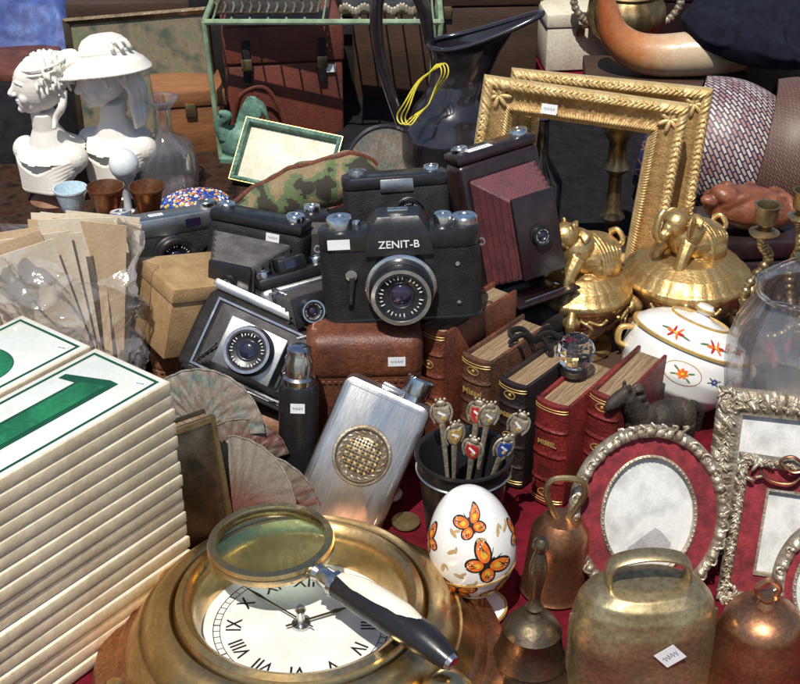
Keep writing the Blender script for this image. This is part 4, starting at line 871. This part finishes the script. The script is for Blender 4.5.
m=M();q=verd;m.ell((0,0,2.4),(2.6,1.9,2.4),q).box((4.6,3.4,1.0),q,X((0,0,.5)))
m.tube(cr([(-1.6,-.4,3.4),(-2.2,-.8,5.0),(-1.2,-1.2,6.2),(-2.0,-1.7,6.8)],6),[1.2,.8,.7,.25],q,seg=12)
for i in range(7):
    t=i/6;m.tube(cr([(-.4+1.8*t,.4,3.4),(.2+2.2*t,.8,5.8+1.4*math.sin(t*2)),(1.0+2.4*t,.9,8.0-3.4*t+1.4*math.sin(t*3))],6),[.7,.6,.2],q,seg=8,flat=.5)
m.out('green_figurine',T=X((-21.0,178,0),(0,0,-10),1.1),label='verdigris green bird figurine with raised wing',cat='figurine',remesh=.14,smooth=1)
m=M()
def cf(u,v):
    t=u;w=(.6+5.0*min(1,(t*2.2))**.6)*(1-.35*max(0,t-.85)/.15);a=2*math.pi*v;e=math.sqrt(max(.02,1-(2*t-1)**6))
    x=-8.5+18*t;z=w*.5*math.sin(a)*e+3+1.8*t+.3*noise.noise(Vector((x*.4,a,0)));y=(3.2*math.cos(a)*min(1,t*2.5+.15)+.4*noise.noise(Vector((x*.5,a*1.2,4))))*e
    return (x,y,z)
m.grid(cf,70,41,camo);m.tube([Vector(cf(i/59,.25))+Vector((0,-.1,.05)) for i in range(60)],.3,brownl,seg=8);m.tube([Vector(cf(i/59,.62))+Vector((0,-.05,-.0)) for i in range(60)],.22,brownl,seg=6)
m.out('camouflage_pouch',T=X((-11.2,148.5,5.0),(0,-8,10)),label='padded camouflage pouch with brown trim lying on cloth',cat='pouch',weld=True)
for l,r_,mt,lb in(((-23,149,0),3.4,brassold,'small dented brass bowl'),((-17.5,142.5,0),3.0,brass,'small polished brass bowl'),((-29,148,0),2.8,brassold,'small dented brass bowl'),((-24.5,139.5,0),3.2,bronze,'small dark bronze dish')):
    M().lathe([(0,0),(r_*.5,0),(r_*.95,1.6),(r_,3),(r_*1.08,3.2),(r_*.97,3.2),(r_*.85,1.8),(0,.4)],mt,X((0,0,0),(R(-12,12),R(-12,12),0)),seg=40).out('brass_bowl',T=X(l,s=1.1),label=lb,cat='bowl')
m=M();m.tube(cr([(0,0,.5),(3,2,2.5),(5,0,4.5),(3.6,-2,3),(6,-4,.8),(9,-3,.5)],10),.55,brownl,seg=8,flat=.25);m.out('leather_strap',T=X((-24,144,2.5)),label='curled brown leather strap',cat='strap')
m=M()
def bl(u,v):
    x=-17+80*u;y=131+76*v;e=min(u,1-u,v,1-v)*8;e=min(1,e);return (x,y,.05+e*(1.9+.9*noise.noise(Vector((x*.12,y*.12,3)))+.35*noise.noise(Vector((x*.5,y*.5,1)))))
m.grid(bl,130,110,darkcl);m.out('dark_blanket',label='dark folded blanket spread under the back row',cat='blanket',recalc=False)
# ---------------- jug
jg=thing('jug','tall black glazed ewer with curved handle and long spout','jug',X((6.2,160,1.5),(0,0,-8),1.04))
JP=[(0,3.6),(.6,3.8),(1.4,3.5),(4,5.0),(7,5.9),(9.5,5.8),(12,4.6),(14,3.3),(15.5,2.7),(17,2.5),(18.5,2.6),(20,2.9)]
def jgf(u,v,k=0):
    zz=20*v
    for a,b in zip(JP,JP[1:]):
        if a[0]<=zz<=b[0]+1e-6:t=(zz-a[0])/(b[0]-a[0]);t=t*t*(3-2*t)*.5+t*.5;r=a[1]*(1-t)+b[1]*t;break
    a=2*math.pi*u;f=max(0,(v-.62)/.38);c=(.5+.5*math.cos(a))**3;r-=k
    x=r*math.cos(a)+f**1.5*5.8*c;y=r*math.sin(a)*(1-.05*f);z=zz+f**1.3*5.0*c-.3*f
    if f>.8:z-=(f-.8)*5*c;x+=(f-.8)*5*c
    return (x,y,z)
m=M().grid(jgf,96,110,jugm,wrap=True);m.grid(lambda u,v:jgf(u,v,.25),96,110,jugm,wrap=True)
m.tube([Vector(jgf(i/96,1,.12)) for i in range(96)],.3,jugm,seg=8,closed=True)
m.out('jug_body',jg,recalc=False,ang=70)
M().tube(cr([(-2.7,0,19.6),(-3.4,0,23.6),(-5.2,0,27.0),(-7.4,0,27.2),(-8.6,0,24),(-8.4,0,19),(-7.2,0,14),(-5.8,0,10),(-5.4,0,9)],8),[.5,.8,.9,.85,.75,.7,.65,.65,.8],jugm,seg=14,flat=.7).out('handle',jg)
m=M()
for k in range(3):
    P=[((2.4+.3*k)*math.cos(a/30*6.283)*.5,.4*math.sin(a)+.2*k,(4.4+.25*k)*math.sin(a/30*6.283)) for a in range(30)];m.tube(cr(P,3,True),.1,yellow,X((0,0,0),(0,28+k*6,0)),seg=6,closed=True)
m.out('yellow_cord',T=X((2.6,152.8,18.6),(0,0,10),.85),label='looped bright yellow cord hanging by the jug',cat='cord')
k=thing('oval_dish','grey green glass oval dish with dark rim','dish',lean((-1.8,158,7.5),10,18));M().lathe([(0,0),(1,.3),(1,.45),(0,.15)],shellm,X(s=(4.6,5,1)),seg=48).out('dish_body',k);M().ring('oval',4.8,5.2,[(0,.1),(-.1,.5),(.2,.7),(.4,.4),(.3,.1)],jugm,n=60).out('rim',k)
k=thing('brass_candlestick','turned brass candlestick with white candle','candlestick',X((24,148,2)));M().lathe([(0,0),(3,0),(3,.5),(1,1.4),(.7,3),(1.4,4),(.8,5),(.7,9),(1.5,10),(1.0,11),(1.0,13),(1.6,14),(1.7,15.5),(1.4,16.6),(0,16.6)],brassold,seg=36).out('stick',k);M().lathe([(0,16.6),(1.2,16.6),(1.2,18.6),(0,18.8)],ivory,seg=24).out('candle',k)
M().lathe([(0,0),(2.6,0),(2.7,8),(1,11),(.9,15),(1.1,15.5),(0,15.6)],jugm,seg=36).out('dark_bottle',T=X((15.5,149,2)),label='dark glass bottle standing behind frames',cat='bottle')
# ---------------- trunk and stand
tk=thing('leather_case','red-brown leather case with lid, strap and label','leather case',X((-16.2,190,0),(0,0,8)))
M().box((15.5,13,11.6),trunkm,X((0,0,5.8)),bev=.35,seg=3).out('case_body',tk);M().box((16,13.5,5.2),trunkm,X((0,0,14.3)),bev=.4,seg=3).out('lid',tk)
M().tube(cr([(-7,-6.8,4),(-6,-8,8),(-3,-8.2,9),(-1,-8,6),(0,-8,2)],8),.35,trunkm,seg=8,flat=.4).out('shoulder_strap',tk);sticker(tk,X((5.8,-6.82,10.8),FR),1.9,1.1,False)
for s_ in(-1,1):M().box((1,.3,6),blackl,X((s_*5,-6.95,12)),bev=.1).out('strap',tk);M().box((1.4,.3,1.6),brassold,X((s_*5,-7.0,11.8)),bev=.1).out('buckle',tk)
st=thing('wire_stand','pale green painted metal stand with thin legs','stand',X((-9.8,188,0)))
for x,y in((-15,-10),(15,-10),(-15,9),(15,9)):M().tube([(x*.93,y,0),(x,y,19)],.35,greenm,seg=8).out('leg',st)
m=M()
for a,b in(((-15,-10),(15,-10)),((15,-10),(15,9)),((15,9),(-15,9)),((-15,9),(-15,-10))):m.tube([(a[0],a[1],19),(b[0],b[1],19)],.4,greenm,seg=8)
for i in range(13):m.tube([(-14+i*28/12,-10,19),(-14+i*28/12,9,19)],.15,greenm,seg=6)
m.out('wire_shelf',st)
tr=thing('silver_tray','ornate pierced silver tray on the wire stand','tray',X((-17,184,19.5),(0,0,0)));M().box((13,9,.4),bronze,X((0,0,.2)),bev=.1).out('tray_base',tr)
m=M()
for i in range(40):
    t=i/40*44;x,y=(-6.5+t,-4.5) if t<13 else ((6.5,-4.5+t-13) if t<22 else ((6.5-(t-22),4.5) if t<35 else(-6.5,4.5-(t-35))))
    m.tube([(x,y,.3),(x+.3,y,1.2),(x,y,2)],.16,silver,seg=6);m.ell((x,y,2.1),.32,silver,u=8,v=6)
m.out('gallery_rail',tr)
tr=thing('silver_tray','ornate pierced silver tray on the wire stand','tray',X((-2,184,19.5),(0,0,0)));M().box((11,9,.5),bronze,X((0,0,.25)),bev=.1).out('tray_base',tr)
m=M()
for i in range(30):m.ell((-5.5+11*i/29,-4.5,.7+.3*math.sin(i)),(.3,.2,.6),silver,u=8,v=6)
m.out('gallery_rail',tr)
def crate(label,l,sz,mt,rz=0,nm='wooden_box'):
    k=thing(nm,label,'box',X(l,(0,0,rz)));w,d,h=sz
    M().box((w,d,h*.75),mt,X((0,0,h*.375)),bev=.2).out('box_body',k);M().box((w+.4,d+.4,h*.24),mt,X((0,0,h*.88)),bev=.3).out('lid',k);M().box((1.4,.3,1.8),brassold,X((0,-d/2-.3,h*.72)),bev=.08).out('clasp',k)
crate('dark brown suitcase standing at the back',(6,204,0),(26,14,20),woodd,4,'suitcase')
crate('orange varnished wooden box behind the decanter',(-28.5,184,0),(9,8,9),woodm,12)
crate('low dark wooden box supporting a horn',(37,193,0),(22,11,7.5),woodd,-4)
crate('dark wooden chest at the back of the stall',(-34,214,0),(30,14,13),woodd,3)
crate('dark box at the back of the stall',(52,226,0),(30,14,12),bakel,-3)
crate('black suitcase at the back of the stall',(8,234,0),(60,14,18),blackl,0,'suitcase')
crate('cream painted box at the back of the stall',(27,218,0),(10,8,9),cream,6)
crate('dark chest behind the wire stand',(-16,208,0),(28,12,16),blackl,0)
crate('worn brown leather suitcase at the side',(-60,198,0),(22,12,7),brownl,10,'suitcase')
pf=thing('painting','small landscape painting in dark frame leaning back','painting',lean((-35.0,188,8.2),-5,15,6));M().ring('rect',10,8.6,[(0,-.3),(0,.6),(.4,.9),(.9,.5),(1.0,-.3)],bronze,n=80).out('frame',pf);M().box((18.2,15.4,.3),paint,bev=0).out('canvas',pf)
def urn(label,l,s_,mt=brassold,handles=True):
    k=thing('brass_urn',label,'urn',X(l,(0,0,0),s_));M().lathe([(0,0),(3.6,0),(3.8,.6),(2.4,1.4),(1.5,2.6),(2.2,3.4),(4.6,5.4),(5.6,8),(5.4,9.6),(4.4,10.8),(4.6,11.3),(3.4,12.2),(3.2,14.5),(4.2,16),(3.9,16),(2.9,14.5),(0,13)],mt,seg=56,mod=lambda a,i:1+(.03*math.sin(a*16) if 4<i<9 else 0)).out('urn_body',k)
    if handles:
        for a in(0,180):
            m=M();P=cr([(4.4,0,10.6),(6.8,0,12),(7.6,0,9.8),(6.4,0,7.6),(5.2,0,6.8)],6);m.tube(P,.45,silver,X(r=(0,0,a)),seg=8)
            for p in P[::2]:m.ell(tuple(p),(.6,.5,.6),silver,T=X(r=(0,0,a)),u=10,v=6)
            m.out('handle',k)
urn('large brass urn with silvered scroll handles',(34,212,1),1.05);urn('brass urn with ornate handles at the back',(19,222,9),.95)
urn('dull bronze vase standing on the chest',(-36,214,13),.85,brassold,False)
m=M();m.tube(cr([(-9.5,0,10),(-9.3,0,6.5),(-7.6,0,2),(-3.5,0,-.3),(3,.3,-.2),(9.6,.5,1.0)],10),[.5,1.3,2.2,2.8,3.1,3.4],hornm,seg=28);m.out('cow_horn',T=X((37.2,190.5,10.8),(0,0,-4)),label='polished curved cow horn lying on a box',cat='horn')
m=M()
def bf0(u,v):
    a=2*math.pi*u;pr_=[(0,5.4),(3,5.3),(7,4.6),(10,3.2),(11.2,1.4),(10.4,-.2),(7,-.4),(6.5,0)];k=v*7;i=min(6,int(k));t=k-i;r=pr_[i][0]*(1-t)+pr_[i+1][0]*t;z=pr_[i][1]*(1-t)+pr_[i+1][1]*t
    p=Vector((r*math.cos(a),r*math.sin(a)*.85,z));n=noise.noise(p*.16)*1.6+(1-abs(noise.noise(p*.2+Vector((4,1,2)))))**5*1.1;return (p.x*(1+.05*math.sin(a*3)),p.y,p.z+n*min(1,(z+.5)/3))
m.grid(bf0,120,60,navy,wrap=True);m.out('beret',T=X((49.5,193,12.0),(10,4,20),1.0),label='soft black felt beret resting on boxes',cat='hat',recalc=False,ang=70)
crate('dark wooden box under the beret',(54,198,0),(14,11,12),woodd,0)
# ties
def patm(name,cols,sx,sy,rot):
    M1=bpy.data.materials.new(name);M1.use_nodes=True;N=M1.node_tree.nodes;L=M1.node_tree.links;P=N['Principled BSDF']
    tc_=N.new('ShaderNodeTexCoord');sp=N.new('ShaderNodeSeparateXYZ');L.new(tc_.outputs['Object'],sp.inputs[0])
    at=N.new('ShaderNodeMath');at.operation='ARCTAN2';L.new(sp.outputs[1],at.inputs[0]);L.new(sp.outputs[2],at.inputs[1])
    ml=N.new('ShaderNodeMath');ml.operation='MULTIPLY';ml.inputs[1].default_value=8;L.new(at.outputs[0],ml.inputs[0])
    mx_=N.new('ShaderNodeMath');mx_.operation='MULTIPLY';mx_.inputs[1].default_value=100;L.new(sp.outputs[0],mx_.inputs[0])
    cb_=N.new('ShaderNodeCombineXYZ');L.new(mx_.outputs[0],cb_.inputs[0]);L.new(ml.outputs[0],cb_.inputs[1])
    mp=N.new('ShaderNodeMapping');mp.inputs['Rotation'].default_value=(0,0,rad(rot));L.new(cb_.outputs[0],mp.inputs[0])
    bk=N.new('ShaderNodeTexBrick');bk.inputs['Scale'].default_value=1;bk.inputs['Brick Width'].default_value=sx;bk.inputs['Row Height'].default_value=sy;bk.inputs['Mortar Size'].default_value=.09;bk.inputs['Bias'].default_value=0
    bk.inputs['Color1'].default_value=(*cols[0],1);bk.inputs['Color2'].default_value=(*cols[1],1);bk.inputs['Mortar'].default_value=(*cols[2],1);L.new(mp.outputs[0],bk.inputs['Vector'])
    L.new(bk.outputs['Color'],P.inputs['Base Color']);P.inputs['Roughness'].default_value=.5
    b=N.new('ShaderNodeBump');b.inputs['Distance'].default_value=.0006;L.new(bk.outputs['Fac'],b.inputs['Height']);b.invert=True;L.new(b.outputs[0],P.inputs['Normal'])
    return M1
tie1=patm('basket_weave_silk',((.52,.46,.40),(.30,.13,.12),(.015,.02,.05)),1.1,.46,45)
tie2=patm('brown_diagonal_silk',((.17,.09,.065),(.24,.15,.11),(.08,.04,.03)),.7,.25,45)
tie3=patm('navy_dotted_silk',((.02,.025,.08),(.015,.02,.06),(.25,.1,.1)),1.6,1.6,45)
def tie(label,T,r_,w,mt):
    m=M()
    def f(u,v,k=1):
        a=-2.6+u*2*math.pi*2.2;q=r_-.35*u*2.2+.1*math.sin(a*3);cr_=.9*math.cos(math.pi*(v-.5))-.5
        x=w*(v-.5)
        return (x+.2*math.sin(a),(q+cr_)*math.sin(a)*k,(q+cr_)*math.cos(a)*.95*k)
    m.grid(f,200,14,mt);m.grid(lambda u,v:f(u,v,.97),200,14,darkcl)
    m.lathe([(0,-w*.42),(r_*.86,-w*.42),(r_*.86,w*.42),(0,w*.42)],darkcl,X(r=(0,90,0)),seg=48)
    m.out('rolled_necktie',T=T,label=label,cat='necktie',recalc=False,group='rolled silk neckties')
tie('rolled silk necktie with pale woven blocks on navy',X((37.8,158,10.2),(0,14,-14)),8.2,9,tie1)
tie('rolled brown silk necktie with diagonal weave',X((45.4,156,10.4),(0,8,-12)),8.8,7,tie2)
tie('rolled navy necktie with red dots',X((53,159,8.6),(0,5,-10)),8,6.5,tie3)
tie('rolled navy necktie with red dots',X((32.6,164.5,8.4),(0,10,-15)),7,5,tie3)
def heap(label,nm,x0,x1,y0,y1,h,mt,cat,z=0,sd=0):
    m=M()
    def f(u,v):
        x=x0+(x1-x0)*u;y=y0+(y1-y0)*v;e=min(1,min(u,1-u,v,1-v)*5);return (x,y,z+.05+e**.6*(h+h*.3*noise.noise(Vector((x*.12,y*.12,sd)))+h*.08*noise.noise(Vector((x*.6,y*.3,sd)))))
    m.grid(f,80,60,mt);m.out(nm,label=label,cat=cat,recalc=False)
heap('crumpled blue tarpaulin at the back of the stall','blue_tarpaulin',-82,-44,202,238,13,bluecl,'tarpaulin',sd=2)
heap('dark cloth heaped behind the busts','dark_cloth',-62,-44,176,206,6,darkcl,'cloth',sd=5)
heap('brown patterned rug under the busts and goblets','brown_rug',-62,-17,150,206,.35,browncl,'rug',sd=9)
# ---------------- bag of envelopes
bx,by=-30.2,112.5
for i in range(19):
    t=i/18
    M().box((6.4,.06,16+R(-1,1)),envel if i%5 else envel2,X((0,0,8)),bev=0).out('envelope',T=X((bx+R(-.5,.5)+1.2*t,by-2.2+4.4*t,5.4+R(-.4,.6)),(R(-8,4),(-30+56*t)*.42,R(-10,10)+(1-t)*14)),label='old cream envelope fanned out in a plastic bag',cat='envelope',group='old envelopes in a bag')
m=M()
def bf(u,v):
    a=2*math.pi*u;fl=1+.28*max(0,v-.6);p=Vector((5.8*math.cos(a)*fl,4.0*math.sin(a)*fl,2+17.5*v*(1+.08*math.sin(a*3+1))))
    n=noise.noise_vector(p*.28)*1.3*(.4+v)
    r1=1-abs(noise.noise(p*.4));r2=1-abs(noise.noise(p*.9+Vector((5,3,1))))
    d=Vector((math.cos(a),math.sin(a),0));return tuple(p+n+d*(r1**4*.9+r2**5*.35))
m.grid(bf,200,110,plastic,wrap=True);m.out('plastic_bag',T=X((bx+.5,by,0),(0,0,8)),label='crumpled clear plastic bag holding old envelopes',cat='bag',recalc=False,ang=50)
case('brown leather case under the envelopes',(-30,112,0),(8,6,5),tanl,0)
m=M()
def bf2(u,v):
    a=2*math.pi*u;p=Vector((5*math.cos(a),3.2*math.sin(a),15*v));d=Vector((math.cos(a),math.sin(a),0));return tuple(p+noise.noise_vector(p*.35+Vector((7,0,0)))*1.4+d*(1-abs(noise.noise(p*.6)))**4*.8)
m.grid(bf2,120,70,plastic,wrap=True);m.out('plastic_bag',T=X((-39.5,118,0)),label='clear plastic bag of papers beside the envelopes',cat='bag',recalc=False,ang=50)
for i in range(7):M().box((7,.06,13),[paper,envel,cream][i%3],X((0,0,6.5)),bev=0).out('paper_sheet',T=X((-39.5+R(-.8,.8),116+i*.6,1.2),(R(-8,8),R(-16,12),R(-6,6))),label='pale paper sheet standing in a plastic bag',cat='paper',group='paper sheets in a bag')
for i,(x,y,mt,lb) in enumerate(((-1,103,silver,'tarnished silver coin'),(1.2,91.5,silver,'tarnished silver coin'),(.5,99,brassold,'old brass coin'),(14.5,95.5,brassold,'old brass coin'),(25,97,silver,'tarnished silver coin'))):
    M().lathe([(0,0),(1.2,0),(1.25,.08),(1.2,.18),(0,.18)],mt,seg=32).out('coin',T=X((x,y,.02),(3,0,0)),label=lb+' lying on the cloth',cat='coin')
M().box((1.8,1.2,.03),paper,bev=0).out('paper_tag',T=X((.9,93.5,.15),(0,0,25)),label='small white paper tag on the cloth',cat='tag')
# ---------------- light, world, camera
sd=Vector((-.12,-.43,.88)).normalized()
l=bpy.data.lights.new('sun','SUN');l.energy=4.9;l.angle=rad(.5);l.color=(1,.95,.87);lo=bpy.data.objects.new('sun',l);sc.collection.objects.link(lo);lo.rotation_euler=(-sd).to_track_quat('-Z','Y').to_euler();lo.location=(0,0,5)
w=bpy.data.worlds.new('World');sc.world=w;w.use_nodes=True;N=w.node_tree.nodes;L=w.node_tree.links
sk=N.new('ShaderNodeTexSky');sk.sky_type='NISHITA';sk.sun_disc=False;sk.sun_elevation=math.asin(sd.z);sk.sun_rotation=math.atan2(sd.x,sd.y)
L.new(sk.outputs[0],N['Background'].inputs[0]);N['Background'].inputs[1].default_value=.1
cd=bpy.data.cameras.new('cam');cd.lens=64.8;cd.sensor_width=36;cd.clip_end=2000;cd.clip_start=.05
co=bpy.data.objects.new('cam',cd);sc.collection.objects.link(co);co.location=(0,0,1.5);co.rotation_euler=(rad(60),0,0);sc.camera=co
sc.view_settings.view_transform='Standard';sc.view_settings.look='None';sc.view_settings.exposure=0
